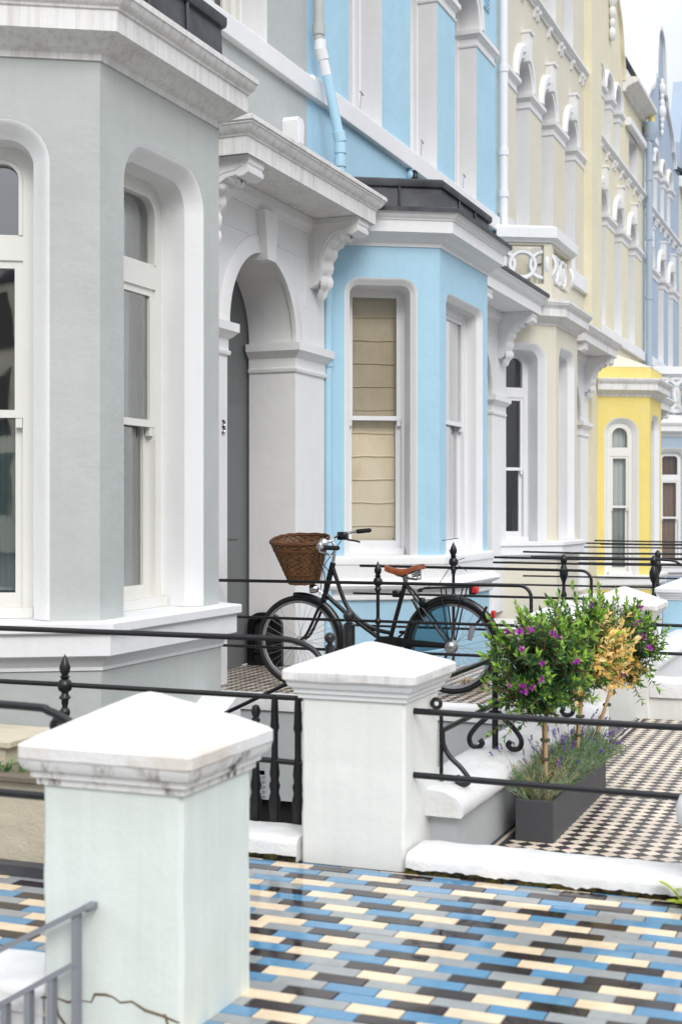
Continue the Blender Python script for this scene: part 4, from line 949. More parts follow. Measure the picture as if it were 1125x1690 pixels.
gate_pillar('light blue pillar with a white cap, cut by the right edge', -1.95, -1.53, 13.20, 13.62, -.16, .50, .72, M['blue'], M['white'], M['white'], .062, 6)
ck = MB()
for pts in ([(-2.144, .014), (-2.10, .022), (-2.06, .010), (-2.02, .020), (-1.985, .017), (-1.974, .041), (-1.94, .050), (-1.917, .045), (-1.895, .034), (-1.86, .038), (-1.819, .021), (-1.77, .018), (-1.717, 0)], [(-2.10, .022), (-2.09, -.03), (-2.06, -.06)], [(-1.76, .016), (-1.745, -.03)]):
    ck.tube([(x, 3.177+random.uniform(-.001, .0005), z+random.uniform(-.004, .004)) for x, z in pts], [random.uniform(.0018, .0050) for _ in pts], 5)
ck.build('crack', stucco('dark_crack', rgb(112, 96, 76), .3, .5, .9), p_left)
wp = thing('end_pier', 'low white pier with rounded cap, a sliver at the right edge', 'pier', (-.45, 5.1, .03))
m_ = MB(); m_.box(-.62, -.30, 4.98, 5.20, .03, .22, .01); m_.build('shaft', M['pillar_white'], wp, True, 40)
m_ = MB(); m_.lathe([(.0, .20), (.22, .20), (.245, .225), (.25, .27), (.235, .31), (.17, .345), (.0, .36)], (-.452, 5.09, 0), 24); m_.build('cap', M['white_dirty'], wp, True, 60)

# ------------------------------------------------------------------ ironwork
BAL = [(.020, 0), (.020, .05), (.026, .10), (.018, .13), (.024, .155), (.017, .175), (.022, .20), (.014, .27), (.014, .36), (.020, .375), (.017, .40), (.016, .44), (.013, .50)]
FIN = [(.016, 0), (.016, .02), (.028, .03), (.016, .045), (.016, .055), (.030, .065), (.034, .085), (.028, .105), (.016, .115), (.024, .125), (.014, .132), (.022, .145), (.026, .165), (.018, .190), (.006, .215), (.001, .225)]
def railing(label, name='railing', loc=(0, 0, 0), group='black iron railings'): return thing(name, label, 'railing', loc, group)
def rail(par, pts, r=.012, name='rail'):
    m = MB(); m.tube(pts, r, 10); return m.build(name, M['iron'], par, True, 50)
def bend(p0, p1, drop, r=.08, n=6):
    """rail from p0 to p1, then rounded down by drop"""
    p0, p1 = Vector(p0), Vector(p1); d = (p1-p0).normalized(); pts = [p0, p1-d*r]
    for i in range(1, n+1): g = PI/2*i/n; pts.append(p1-d*r+d*(r*math.sin(g))+Vector((0, 0, -r*(1-math.cos(g)))))
    pts.append(p1+Vector((0, 0, -drop))); return pts
def post(par, x, y, z0, z1, r=.013, finial=True, collars=(), k=1.0):
    m = MB(); m.tube([(x, y, z0), (x, y, z1)], r, 10)
    for c in collars: m.lathe([(r, -.022), (r*1.7, -.012), (r*1.9, 0), (r*1.7, .012), (r, .022)], (x, y, c), 12)
    o = m.build('post', M['iron'], par, True, 45)
    if finial:
        m = MB(); m.lathe([(a*k, b*k) for a, b in FIN], (x, y, z1-.015), 14); m.build('finial', M['iron'], o, True, 50)
    return o
def ballpost(par, x, y, z0, zball, rb, rc):
    m = MB(); m.tube([(x, y, z0), (x, y, zball-rb*1.6)], rc, 14); m.lathe([(rc, -rb*1.75), (rc*1.06, -rb*1.7), (rc*1.06, -rb*1.4), (rc*.6, -rb*1.1), (rc*.55, -rb*.8)], (x, y, zball), 14)
    o = m.build('post', M['iron'], par, True, 40); m = MB(); m.ball((x, y, zball), rb, 18); m.build('ball_finial', M['iron'], o, True, 80); return o
def scroll(par, pts, r=.011, curl=None, name='scroll'):
    m = MB(); m.tube(pts, r, 8); o = m.build(name, M['iron'], par, True, 60)
    return o
def smooth(pts, n=6):
    P = [Vector(p) for p in pts]; P = [P[0]*2-P[1]]+P+[P[-1]*2-P[-2]]; out = []
    for i in range(1, len(P)-2):
        for k in range(n):
            t = k/n; a, b, c, d = P[i-1], P[i], P[i+1], P[i+2]
            out.append(.5*((2*b)+(c-a)*t+(2*a-5*b+4*c-d)*t*t+(3*b-a-3*c+d)*t**3))
    out.append(P[-2]); return out
# far side of the coloured path
ra = railing('black railing with turned balusters crossing in front of the grey bay', loc=(-3.3, 5.2, 0))
rail(ra, smooth([(-4.55, 5.2, .815), (-3.4, 5.2, .815), (-2.6, 5.2, .815), (-2.34, 5.2, .815), (-2.24, 5.2, .80), (-2.175, 5.2, .765), (-2.14, 5.2, .715)], 5), .0125)
rail(ra, [(-4.55, 5.2, .572), (-3.4, 5.2, .574), (-2.16, 5.2, .570)], .0115)
rail(ra, [(-2.52, 5.2, .306), (-2.16, 5.2, .300)], .012)
post(ra, -3.387, 5.2, .0, .50, .013, True, (.572, .45, .38))
ballpost(ra, -2.128, 5.24, .55, .822, .0235, .019)
ballpost(ra, -2.19, 5.62, .2, .885, .0275, .026)
for x in (-2.361, -2.255):
    m_ = MB(); m_.lathe([(a, b*1.10) for a, b in BAL], (x, 5.2, .03), 14); m_.build('baluster', M['iron'], ra, True, 40)
m_ = MB(); m_.lathe([(.020, 0), (.020, .05), (.026, .10), (.018, .13), (.024, .155), (.017, .2), (.014, .27), (.014, .36), (.020, .375), (.016, .42), (.019, .44), (.012, .447), (.018, .456), (.021, .475), (.014, .495), (.001, .50)], (-2.462, 5.23, .03), 14); m_.build('baluster', M['iron'], ra, True, 40)
# near side of the coloured path
rn = railing('short black rail ending in a curl behind the nearest pillar', loc=(-3, 3.4, 0))
rail(rn, smooth([(-4.5, 3.4, .775), (-3.0, 3.4, .775), (-2.36, 3.4, .772), (-2.27, 3.4, .762), (-2.20, 3.4, .735), (-2.16, 3.4, .70)], 5), .0125)
rail(rn, [(-4.5, 3.4, .515), (-2.14, 3.4, .510)], .0125)
m_ = MB(); m_.torus((-2.235, 3.4, .72), .020, .011, (0, 1, 0), 18, 8); m_.ball((-2.235, 3.4, .72), .015, 10, (1, .7, 1)); m_.build('curl', M['iron'], rn)
# rails over the kerb
rf = railing('pair of plain black rails running from the white pillar over the mossy kerb', loc=(-.6, 5.1, 0))
rail(rf, [(-1.715, 5.10, .560), (-1.2, 5.10, .556), (1.2, 5.10, .553)], .0128); rail(rf, [(-1.715, 5.10, .308), (-1.2, 5.10, .303), (1.2, 5.10, .292)], .0128)
# scrolled ironwork on the coping wall
rs = railing('scrolled black ironwork standing on the broad white coping behind the planter', loc=(-1.7, 6.6, .2))
rail(rs, [(-1.7, 5.42, .652), (-1.7, 6.30, .652), (-1.7, 8.1, .652)], .012); rail(rs, [(-1.7, 5.42, .435), (-1.7, 6.30, .435), (-1.7, 8.1, .435)], .012)
for y in (6.262, 7.42):
    post(rs, -1.7, y, .21, .60 if y < 7 else .652, .015, y < 7, (.652, .435) if y < 7 else (.435,), .8)
    for sg in (-1, 1):
        pts = smooth([(-1.7+sg*.014, y, .40), (-1.7+sg*.045, y, .365), (-1.7+sg*.09, y, .325), (-1.7+sg*.125, y, .275), (-1.7+sg*.118, y, .235), (-1.7+sg*.085, y, .226), (-1.7+sg*.062, y, .245), (-1.7+sg*.075, y, .262)], 5)
        scroll(rs, pts, .0125)
scroll(rs, [(-1.705, 5.43, .505), (-1.705, 5.43, .215)], .0085, name='stay')
scroll(rs, smooth([(-1.70, 5.43, .44), (-1.695, 5.43, .375), (-1.665, 5.43, .325), (-1.62, 5.43, .285), (-1.585, 5.43, .24), (-1.60, 5.43, .218), (-1.63, 5.43, .222), (-1.64, 5.43, .238), (-1.625, 5.43, .247)], 5), .011)
m_ = MB(); m_.torus((-1.685, 5.30, .565), .018, .009, (0, 1, 0), 16, 8); m_.build('ring', M['iron'], rs)
# porch path railings
r1 = railing('near railing of the porch path with two spear finials, passing in front of the bicycle', loc=(-3.3, 8.85, 0))
Yn = 8.86
rail(r1, bend((-4.52, Yn, .846), (-2.16, Yn, .852), .30)); 
for z in (.585, .375): rail(r1, [(-4.5, Yn, z), (-2.16, Yn, z)], .0105)
post(r1, -3.24, Yn, .06, .79, .012, True, (.846, .585, .375))
r2 = railing('far railing of the porch path behind the bicycle saddle, with one tall finial post', loc=(-3.3, 10.75, 0))
Yf = 10.72
rail(r2, bend((-4.08, Yf, .888), (-2.13, Yf, .876), .32)); 
for z in (.655, .385): rail(r2, [(-4.14, Yf, z), (-2.13, Yf, z)], .0105)
post(r2, -3.262, Yf, .06, .85, .013, True, (.885, .655, .385), 1.15)
m_ = MB()
for dx, dz in ((.10, .035), (-.11, -.17), (.12, -.07), (-.03, .10)): m_.tube([(-3.262, Yf, .93), (-3.262+dx, Yf-.02, .93+dz)], .003, 5)
m_.tube([(-3.36, Yf, 1.105), (-3.22, Yf, 1.125)], .003, 5)
m_.build('spike', M['iron'], r2)
rr = railing('pair of black rails fixed to the pillar right of the flowering shrub', loc=(-1, 9.95, 0))
rail(rr, [(-1.53, 9.95, .528), (1.2, 9.95, .528)], .0125); rail(rr, [(-1.53, 9.95, .326), (1.2, 9.95, .322)], .0125)
# railings of the paths farther along
def far_set(Y, z, lab, posts, x0=-4.15, x1=-1.9, wav=.012):
    o = railing(lab, loc=(-3, Y, z))
    rail(o, smooth([(x0, Y, z+.86), (-3.2, Y, z+.86-wav), (-2.6, Y, z+.86-wav*.6), (x1-.25, Y, z+.852), (x1-.1, Y, z+.83), (x1, Y, z+.76)], 4), .013)
    rail(o, [(x0+.1, Y, z+.80), (-2.6, Y, z+.795), (x1, Y, z+.80)], .012)
    rail(o, [(x0, Y, z+.56), (x1, Y, z+.56)], .011)
    for x in posts:
        m = MB(); m.lathe([(.02, 0), (.035, .06), (.02, .10), (.016, .16), (.02, .20), (.045, .26), (.048, .32), (.025, .38), (.02, .395), (.036, .42), (.036, .46), (.012, .495), (.001, .50)], (x, Y, z+.40), 12); m.build('baluster', M['iron'], o, True, 50)
far_set(14.6, -.02, 'black railing of the blue house path with turned posts, in front of the cream plinth', (-3.2, -2.24))
far_set(16.6, -.02, 'thin black railing just behind the blue house path rail', (-2.5,))
far_set(20.6, .0, 'long thin black railing in front of the lower part of the yellow bay', (-2.7,), -4.3, -1.9)
far_set(22.4, .0, 'highest thin black railing crossing the yellow bay window', (-2.5,), -4.4, -1.9)
for (y0, y1, lab) in ((10.25, 13.15, 'white coping wall between the white pillar and the light blue pillar'), (16.7, 20.2, 'white coping wall in front of the cream house')):
    o = thing('low_wall', lab, 'wall', (-1.75, (y0+y1)/2, -.16)); m_ = MB(); m_.box(-1.86, -1.62, y0, y1, -.16, .15); m_.build('wall_face', M['white'], o, False)
    m_ = MB(); m_.sweep([(-1.6, y0), (-1.6, y1)], [(-.28, .14), (.02, .14), (.03, .17), (.01, .21), (-.05, .23), (-.2, .23), (-.28, .19)], PLAN, 1, pclosed=True); m_.build('coping_stone', M['kerb_white'], o, True, 50)
# stair rod and its stone in the light well
hr = thing('stair_rod', 'thin black rod sloping up past the ball topped baluster, behind the balusters', 'handrail', (-3.05, 6.5, .3)); rail(hr, [(-3.42, 6.5, .187), (-2.85, 6.5, .463)], .0105)
st_ = thing('stair_coping', 'white moulded coping of the basement stair, just above the nearest pillar cap', 'coping', (-3.5, 7.0, 0))
m_ = MB(); m_.prism([(6.55, -.2), (6.55, .05), (6.62, .11), (6.95, .26), (7.0, .285), (7.06, .285), (7.06, -.2)], lambda a, b, n: (n, a, b), -4.2, -3.42); m_.build('coping_stone', M['kerb_white'], st_, True, 30)
m_ = MB(); m_.prism([(6.60, -2.6), (6.60, -.2), (7.03, -.2), (7.03, -2.6)], lambda a, b, n: (n, a, b), -4.2, -3.46); m_.build('stair_wall', M['wall_grey'], st_, False)
lmp = thing('wall_lamp', 'small round caged bulkhead lamp low on the grooved grey wall, behind the balusters', 'lamp', (-4.02, 8.66, -.4))
m_ = MB(); m_.lathe([(.05, 0), (.055, .02), (.045, .04), (.02, .05), (0, .052)], (-4.02, 8.68, -.39), 18, (0, -1, 0)); m_.build('body', M['steel_grey'], lmp)
m_ = MB(); m_.torus((-4.02, 8.63, -.39), .055, .006, (0, 1, 0), 20, 6); m_.build('rim', M['chrome'], lmp)
m_ = MB()
for i in range(5): m_.torus((-4.03, 8.62, -.50-.035*i), .045, .004, (0, .3, 1), 18, 5)
m_.build('cage', M['chrome'], lmp)
m_ = MB(); m_.box(-4.05, -3.99, 8.62, 8.67, -.49, -.46); m_.build('bracket', M['joinery'], lmp)
# grey steel stair rail in the foreground
gr = thing('steel_handrail', 'grey painted steel stair rail fixed to the face of the nearest pillar', 'handrail', (-2.2, 3.05, 0), None)
def flat(par, name, pts, wx, wz):
    m = MB(); a, b = Vector(pts[0]), Vector(pts[1]); d = (b-a).normalized(); s_ = d.cross(Vector((0, 1, 0))).normalized()*wz; n_ = Vector((0, 1, 0))*wx
    m.add([a-s_-n_, a+s_-n_, a+s_+n_, a-s_+n_, b-s_-n_, b+s_-n_, b+s_+n_, b-s_+n_], [(0, 1, 2, 3), (7, 6, 5, 4), (0, 4, 5, 1), (1, 5, 6, 2), (2, 6, 7, 3), (3, 7, 4, 0)]); return m.build(name, M['steel_grey'], par, False)
flat(gr, 'top_rail', [(-1.962, 3.13, .297), (-2.75, 3.13, -.125)], .018, .0075)
flat(gr, 'lower_rail', [(-2.0, 3.13, .141), (-2.75, 3.13, -.305)], .014, .0075)
m_ = MB(); m_.box(-1.985, -1.965, 3.13, 3.18, .278, .295); m_.build('wall_bracket', M['steel_grey'], gr, False)
for i, x in enumerate((-2.002, -2.079, -2.152, -2.228, -2.304, -2.38)):
    zt = .297-(-1.962-x)*.536 if i == 0 else .141-(-2.0-x)*.594
    m_ = MB(); m_.box(x-.009, x+.009, 3.118, 3.142, zt-1.0, zt); m_.build('bar', M['steel_grey'], gr, False)

# ------------------------------------------------------------------ bicycle
YB = 9.15
RH, FH, WR = (-2.795, .402), (-3.955, .396), .336
bike = thing('bicycle', 'black step through bicycle with a wicker basket and tan sprung saddle, on the porch path', 'bicycle', (-3.37, YB, .062))
def B(x, z, dy=0): return (x, YB+dy, z)
def wheel(c, lab):
    m = MB(); m.torus(B(*c), WR-.019, .019, (0, 1, 0), 64, 10); w_ = m.build('wheel', M['rubber'], bike, True, 80)
    m = MB(); pr_ = [(-.012, -.008), (-.012, .008), (.006, .011), (.010, .004), (.010, -.004), (.006, -.011)]; v = []
    for i in range(64):
        g = 2*PI*i/64
        for (dr, dy) in pr_: v.append(B(c[0]+(WR-.045+dr)*math.cos(g), c[1]+(WR-.045+dr)*math.sin(g), dy))
    m.add(v, [(i*6+j, ((i+1) % 64)*6+j, ((i+1) % 64)*6+(j+1) % 6, i*6+(j+1) % 6) for i in range(64) for j in range(6)]); m.build('rim', M['alloy'], w_, True, 40)
    m = MB()
    for i in range(32):
        g = 2*PI*i/32; s = 1 if i % 2 else -1; h = g+(.62 if (i//2) % 2 else -.62)
        m.tube([B(c[0]+.024*math.cos(h), c[1]+.024*math.sin(h), s*.028), B(c[0]+(WR-.05)*math.cos(g), c[1]+(WR-.05)*math.sin(g), s*.004)], .0013, 4, False)
    m.build('spokes', M['spoke'], w_, False)
    m = MB(); m.lathe([(.008, -.05), (.012, -.045), (.032, -.035), (.032, -.028), (.022, -.02), (.022, .02), (.032, .028), (.032, .035), (.012, .045), (.008, .05)], B(*c), 18, (0, 1, 0)); m.build('hub', M['alloy'], w_, True, 40)
    return w_
wheel(FH, 'front'); wr_ = wheel(RH, 'rear')
m_ = MB(); m_.lathe([(.010, -.085), (.014, -.07), (.030, -.066), (.036, -.058), (.040, -.048), (.034, -.044), (.034, -.03), (.052, -.026), (.052, -.02), (.030, -.015)], B(*RH), 20, (0, 1, 0)); m_.build('hub_gear', M['alloy'], wr_, True, 40)
m_ = MB()
m_.tube([B(-3.690, .975), B(-3.765, .700)], .021, 12)                              # head tube
m_.tube(smooth([B(-3.695, .945), B(-3.665, .86), (-3.628, YB, .757), B(-3.585, .665), B(-3.52, .590), B(-3.44, .535), B(-3.36, .500), B(-3.245, .478)], 5), .0155, 10)   # curved top tube
m_.tube([B(-3.752, .745), B(-3.57, .595), B(-3.292, .412)], .0165, 10)            # down tube
m_.tube([B(-3.136, .850), B(-3.262, .405)], .0165, 10)                            # seat tube
m_.lathe([(.026, -.045), (.026, .045)], B(-3.272, .400), 14, (0, 1, 0))
for s in (-.045, .045):
    m_.tube([B(-3.135, .825, s*.4), B(-3.09, .78, s*.8), B(RH[0], RH[1], s)], .009, 8)
    m_.tube([B(-3.272, .400, s*.6), B(RH[0], RH[1]-.005, s)], .009, 8)
m_.build('frame', M['bike_paint'], bike, True, 50)
m_ = MB()
for s in (-.042, .042): m_.tube(smooth([B(-3.758, .715, s*.7), B(-3.80, .62, s), B(-3.845, .52, s), B(-3.895, .435, s), B(FH[0], FH[1], s)], 4), [.012]*16+[.0105]*1+[.009]*0 if False else .0105, 8)
m_.tube([B(-3.757, .712, -.04), B(-3.757, .712, .04)], .016, 8); m_.build('fork', M['bike_paint'], bike, True, 50)
def fender(c, a0, a1, name):
    m = MB(); v = []; n = 40; pr_ = [(-.020, -.028), (.002, -.024), (.010, -.010), (.012, 0), (.010, .010), (.002, .024), (-.020, .028)]
    for i in range(n+1):
        g = R(a0+(a1-a0)*i/n)
        for (dr, dy) in pr_: v.append(B(c[0]+(WR+.012+dr)*math.cos(g), c[1]+(WR+.012+dr)*math.sin(g), dy))
    m.add(v, [(i*7+j, (i+1)*7+j, (i+1)*7+j+1, i*7+j+1) for i in range(n) for j in range(6)]); return m.build(name, M['bike_paint'], bike, True, 60)
# local x grows to the right of the picture: angles measured from +x up
fender(FH, -38, 97, 'mudguard'); fender(RH, 8, 205, 'mudguard')
m_ = MB(); m_.prism([(-3.355, .385), (-3.35, .43), (-3.31, .458), (-3.22, .462), (-3.10, .445), (-2.84, .428), (-2.80, .415), (-2.83, .402), (-3.08, .408), (-3.20, .37), (-3.28, .345), (-3.335, .355)], lambda a, b, n: (a, YB+n, b), -.062, -.044)
m_.build('chain_case', M['bike_paint'], bike, True, 30)
m_ = MB(); m_.tube([B(-3.272, .40, -.07), B(-3.272, .40, .07)], .008, 8); m_.tube([B(-3.272, .40, -.07), B(-3.37, .32, -.072)], .008, 8); m_.tube([B(-3.272, .40, .07), B(-3.17, .48, .072)], .008, 8)
m_.box(-3.42, -3.33, YB-.155, YB-.075, .312, .332, .004); m_.box(-3.215, -3.125, YB+.075, YB+.15, .470, .490, .004); m_.build('crankset', M['bike_paint'], bike, True, 40)
# smoked skirt guard over the upper front quarter of the rear wheel
m_ = MB()
for s in (-.036, .036):
    pts = [B(RH[0]+.05*math.cos(R(a)), RH[1]+.05*math.sin(R(a)), s) for a in (196, 96)]+[B(RH[0]+.30*math.cos(R(a)), RH[1]+.30*math.sin(R(a)), s*1.1) for a in range(96, 200, 8)]
    m_.add(pts, [tuple(range(len(pts)))])
m_.build('skirt_guard', M['smoke'], bike, False, fix=False)
# saddle
m_ = MB(); v = []; n = 16; k = 10
for i in range(n+1):
    t = i/n; x = -3.290+.272*t; hw = .020+.012*t+.072*(max(0, t-.30)/.70)**1.3*(1 if t < .93 else .93); zt = .966-.030*math.sin(PI*min(1, t*1.15)*.9)+.018*t**3; dr = .045 if t < .6 else .045-.02*(t-.6)
    for j in range(k+1):
        a = PI*j/k; v.append(B(x+(.012*(1-math.cos(a*2-PI))*t*0), zt-dr*(1-math.sin(a))**1.6, -hw*math.cos(a)))
m_.add(v, [(i*(k+1)+j, (i+1)*(k+1)+j, (i+1)*(k+1)+j+1, i*(k+1)+j+1) for i in range(n) for j in range(k)]+[tuple(range(k+1)), tuple(n*(k+1)+j for j in reversed(range(k+1)))])
sad = m_.build('saddle', M['leather'], bike, True, 60)
m_ = MB()
for s in (-.042, .042):
    m_.tube([B(-3.055+.020*math.cos(a), .868+.066*a/(10*PI), s+.020*math.sin(a)) for a in [i*PI/6 for i in range(61)]], .0042, 5)
for s in (-.02, .02): m_.tube([B(-3.27, .935, s*.4), B(-3.20, .892, s), B(-3.10, .868, s*1.4), B(-3.04, .862, s*2)], .005, 6)
m_.lathe([(.016, 0), (.020, .01), (.020, .04), (.012, .05)], B(-3.14, .85), 12); m_.tube([B(-3.137, .83), B(-3.126, .885)], .0125, 10); m_.build('saddle_spring', M['alloy'], sad, True, 60)
# handlebar group
m_ = MB(); m_.tube([B(-3.692, .965), B(-3.672, 1.085), B(-3.690, 1.12)], .0115, 10)
m_.tube(smooth([B(-3.560, 1.088, -.262), B(-3.64, 1.090, -.26), B(-3.705, 1.10, -.225), B(-3.735, 1.122, -.12), B(-3.700, 1.128, -.02), B(-3.700, 1.138, .03), B(-3.735, 1.155, .13), B(-3.700, 1.178, .23), B(-3.62, 1.195, .262), B(-3.53, 1.203, .265)], 5), .011, 10)
hb = m_.build('handlebar', M['chrome'], bike, True, 60)
m_ = MB(); m_.tube([B(-3.655, 1.090, -.260), B(-3.64, 1.089, -.261), B(-3.55, 1.088, -.263), B(-3.538, 1.087, -.263)], [.014, .0165, .0165, .012], 12); m_.build('grip', M['rubber'], hb, True, 50)
m_ = MB(); m_.tube([B(-3.61, 1.196, .262), B(-3.60, 1.197, .263), B(-3.51, 1.206, .265), B(-3.497, 1.207, .265)], [.014, .0165, .0165, .012], 12); m_.build('grip', M['rubber'], hb, True, 50)
m_ = MB(); m_.tube(smooth([B(-3.715, 1.095, -.20), B(-3.70, 1.062, -.235), B(-3.65, 1.052, -.262), B(-3.61, 1.038, -.27), B(-3.598, 1.022, -.27)], 4), .0075, 7); m_.box(-3.735, -3.695, YB-.215, YB-.18, 1.075, 1.115, .005); m_.build('brake_lever', M['alloy'], hb, True, 50)
m_ = MB(); m_.tube(smooth([B(-3.71, 1.165, .20), B(-3.68, 1.14, .235), B(-3.62, 1.128, .262), B(-3.585, 1.118, .27)], 4), .0075, 7); m_.box(-3.73, -3.66, YB+.17, YB+.235, 1.135, 1.195, .006); m_.build('brake_lever', M['bike_paint'], hb, True, 50)
m_ = MB(); m_.lathe([(.010, -.02), (.034, -.012), (.036, 0), (.032, .014), (.020, .026), (.004, .031)], B(-3.722, 1.118, -.115), 20, (.1, -.75, .5)); m_.build('bell', M['chrome'], hb, True, 60)
m_ = MB()
for (p, q, r_) in ((B(-3.72, 1.09, -.18), B(-3.755, .90, -.02), B(-3.745, .72, -.03)), (B(-3.70, 1.14, .2), B(-3.775, .93, .02), B(-3.79, .74, -.01)), (B(-3.69, 1.07, -.19), B(-3.72, .92, -.03), B(-3.70, .82, -.02))): m_.tube(smooth([p, ((p[0]+q[0])/2-.02, (p[1]+q[1])/2, (p[2]+q[2])/2-.02), q, r_], 5), .0034, 5)
m_.build('brake_cable', M['rubber'], bike)
# head lamp, rack, rear light, reflector, lock
m_ = MB(); m_.lathe([(.010, -.03), (.026, -.02), (.034, .01), (.036, .03), (.034, .036)], B(-3.83, .782), 16, (-1, 0, .05)); m_.tube([B(-3.80, .77), B(-3.765, .74)], .008, 6); m_.build('head_lamp', M['chrome'], bike, True, 50)
m_ = MB()
for s in (-.055, 0, .055): m_.tube(smooth([B(-3.035, .775, s*.6), B(-3.01, .800, s), B(-2.86, .812, s), B(-2.66, .822, s)], 4), .0062, 6)
for x in (-2.98, -2.88, -2.78, -2.68): m_.tube([B(x, .812+.02*(x+2.98), -.058), B(x, .812+.02*(x+2.98), .058)], .0045, 6)
for s in (-.055, .055):
    m_.tube([B(-2.70, .818, s), B(RH[0], RH[1], s)], .0055, 6); m_.tube([B(-2.86, .812, s), B(RH[0]-.005, RH[1], s)], .0050, 6)
m_.build('luggage_rack', M['bike_paint'], bike, True, 50)
m_ = MB(); m_.box(-2.665, -2.615, YB-.035, YB+.035, .768, .835, .008); lt = m_.build('rear_light', M['bike_paint'], bike, True, 40); m_ = MB(); m_.box(-2.648, -2.604, YB-.037, YB+.03, .774, .829, .010); m_.build('lens', M['red_lens'], lt, True, 40)
m_ = MB(); m_.box(-2.508, -2.482, YB-.025, YB+.025, .61, .66, .006); m_.build('reflector', M['red_lens'], bike, True, 40)
m_ = MB(); m_.tube([B(-2.53, .69, -.05), B(-2.575, .60, -.06), B(-2.62, .545, -.065)], .009, 8); lk = m_.build('lock_arm', M['bike_paint'], bike); m_ = MB(); m_.tube([B(-2.625, .565, -.066), B(-2.632, .52, -.068), B(-2.648, .455, -.07)], [.020, .022, .016], 12); m_.build('lock_body', M['steel_grey'], lk, True, 50)
m_ = MB(); m_.box(-3.235, -3.175, YB-.02, YB+.02, .735, .785, .008); m_.box(-3.02, -2.98, YB-.06, YB-.03, .68, .74, .006); m_.tube(smooth([B(-3.07, .73, -.05), B(-3.03, .66, -.055), B(-3.0, .60, -.05), B(-2.95, .545, -.05)], 4), .012, 8); m_.build('wheel_lock', M['bike_paint'], bike, True, 50)
m_ = MB(); m_.tube([B(-2.83, .37, .05), B(-2.98, .10, .11)], .009, 8); m_.build('kickstand', M['bike_paint'], bike)
# wicker basket, woven in and out round its stakes
m_ = MB(); NU, NV = 88, 34; v = []
def bask(u, t):
    g = 2*PI*u; hx, hy = .106+.102*t, .100+.072*t; cx = -3.918-.036*t
    cs, sn = math.cos(g), math.sin(g); e = .72
    yy = math.copysign(abs(sn)**e, sn)*hy
    return cx+hx*math.copysign(abs(cs)**e, cs), yy, .836+.300*t+.20*yy
for j in range(NV+1):
    for i in range(NU):
        x, y_, z = bask(i/NU, j/NV); d = .0062*math.sin(2*PI*i/4.0+(PI if (j//2) % 2 else 0))-.0022*(j % 2); g = 2*PI*i/NU
        v.append(B(x+d*math.cos(g), z+.0*j, y_+d*math.sin(g)))
m_.add(v, [(j*NU+i, j*NU+(i+1) % NU, (j+1)*NU+(i+1) % NU, (j+1)*NU+i) for j in range(NV) for i in range(NU)]+[tuple(range(NU))])
bk = m_.build('basket', M['wicker'], bike, True, 80, fix=False)
m_ = MB()
for (t, rr) in ((1.0, .0085), (1.04, .0075), (.80, .0055), (.83, .0055), (.22, .005), (.0, .007)):
    pts = [B(bask(i/44, min(t, 1.0))[0], bask(i/44, min(t, 1))[2]+(.010 if t > 1 else 0)+.0025*math.sin(i*2.1), bask(i/44, min(t, 1))[1]) for i in range(45)]; m_.tube(pts, rr, 6, False)
m_.build('basket_rim', M['wicker_rim'], bk, True, 80)

# boot scraper niche on the porch jamb
bs = thing('boot_scraper', 'black cast iron arched boot scraper niche behind the front wheel of the bicycle', 'boot scraper', (-4.76, 10.3, .07))
ao = arch_outline(-4.915, -4.605, .064, .505, .12, 8); ai = arch_outline(-4.865, -4.655, .10, .455, .09, 8)
m_ = MB(); ff = lambda a, b, n: (a, 10.318-n, b); m_.panel(ao, [ai], ff, .045); m_.loop_wall(ao, ff, 0, .045); m_.loop_wall(ai, ff, 0.003, .045); m_.build('surround', M['iron'], bs, True, 40)
m_ = MB(); m_.panel(ai, [], ff, .004); m_.build('niche', M['shade_black'], bs, False); m_ = MB(); m_.tube([(-4.865, 10.30, .17), (-4.655, 10.30, .17)], .008, 6); m_.build('scraper_bar', M['iron'], bs)
bbk = thing('slatted_block', 'small beige slatted block on the porch tiles behind the rear wheel', 'block', (-2.7, 9.42, .063))
m_ = MB(); m_.box(-2.80, -2.62, 9.38, 9.48, .064, .10)
m_.build('base', M['concrete'], bbk, False)
m_ = MB()
for i in range(6): m_.box(-2.80+i*.031, -2.78+i*.031, 9.37, 9.49, .10, .145, .003)
m_.build('slats', stucco('beige_slats', rgb(176, 160, 132), .2, .4, .8), bbk, False)

# ------------------------------------------------------------------ planter, shrubs, lavender
pl = thing('planter', 'long dark grey trough planter on the black and cream tiles', 'planter', (-1.43, 6.79, -.12))
X0, X1, Y0, Y1, Z0, Z1, T = -1.518, -1.346, 5.93, 7.16, -.119, .066, .012
m_ = MB(); m_.box(X0, X1, Y0, Y0+T, Z0, Z1, .003); m_.box(X0, X1, Y1-T, Y1, Z0, Z1, .003); m_.box(X0+.0005, X0+T, Y0+T, Y1-T, Z0, Z1-.0007); m_.box(X1-T, X1-.0005, Y0+T, Y1-T, Z0, Z1-.0007); m_.box(X0+T, X1-T, Y0+T, Y1-T, Z0, Z0+.02)
m_.build('trough', M['planter'], pl, True, 30)
m_ = MB(); rs_ = random.Random(2); nx, ny = 7, 60; v = [(X0+T+(X1-X0-2*T)*i/(nx-1), Y0+T+(Y1-Y0-2*T)*j/(ny-1), .040+rs_.uniform(-.006, .008)) for j in range(ny) for i in range(nx)]
m_.add(v, [(j*nx+i, j*nx+i+1, (j+1)*nx+i+1, (j+1)*nx+i) for j in range(ny-1) for i in range(nx-1)]); m_.build('soil', M['soil'], pl, True, 80)
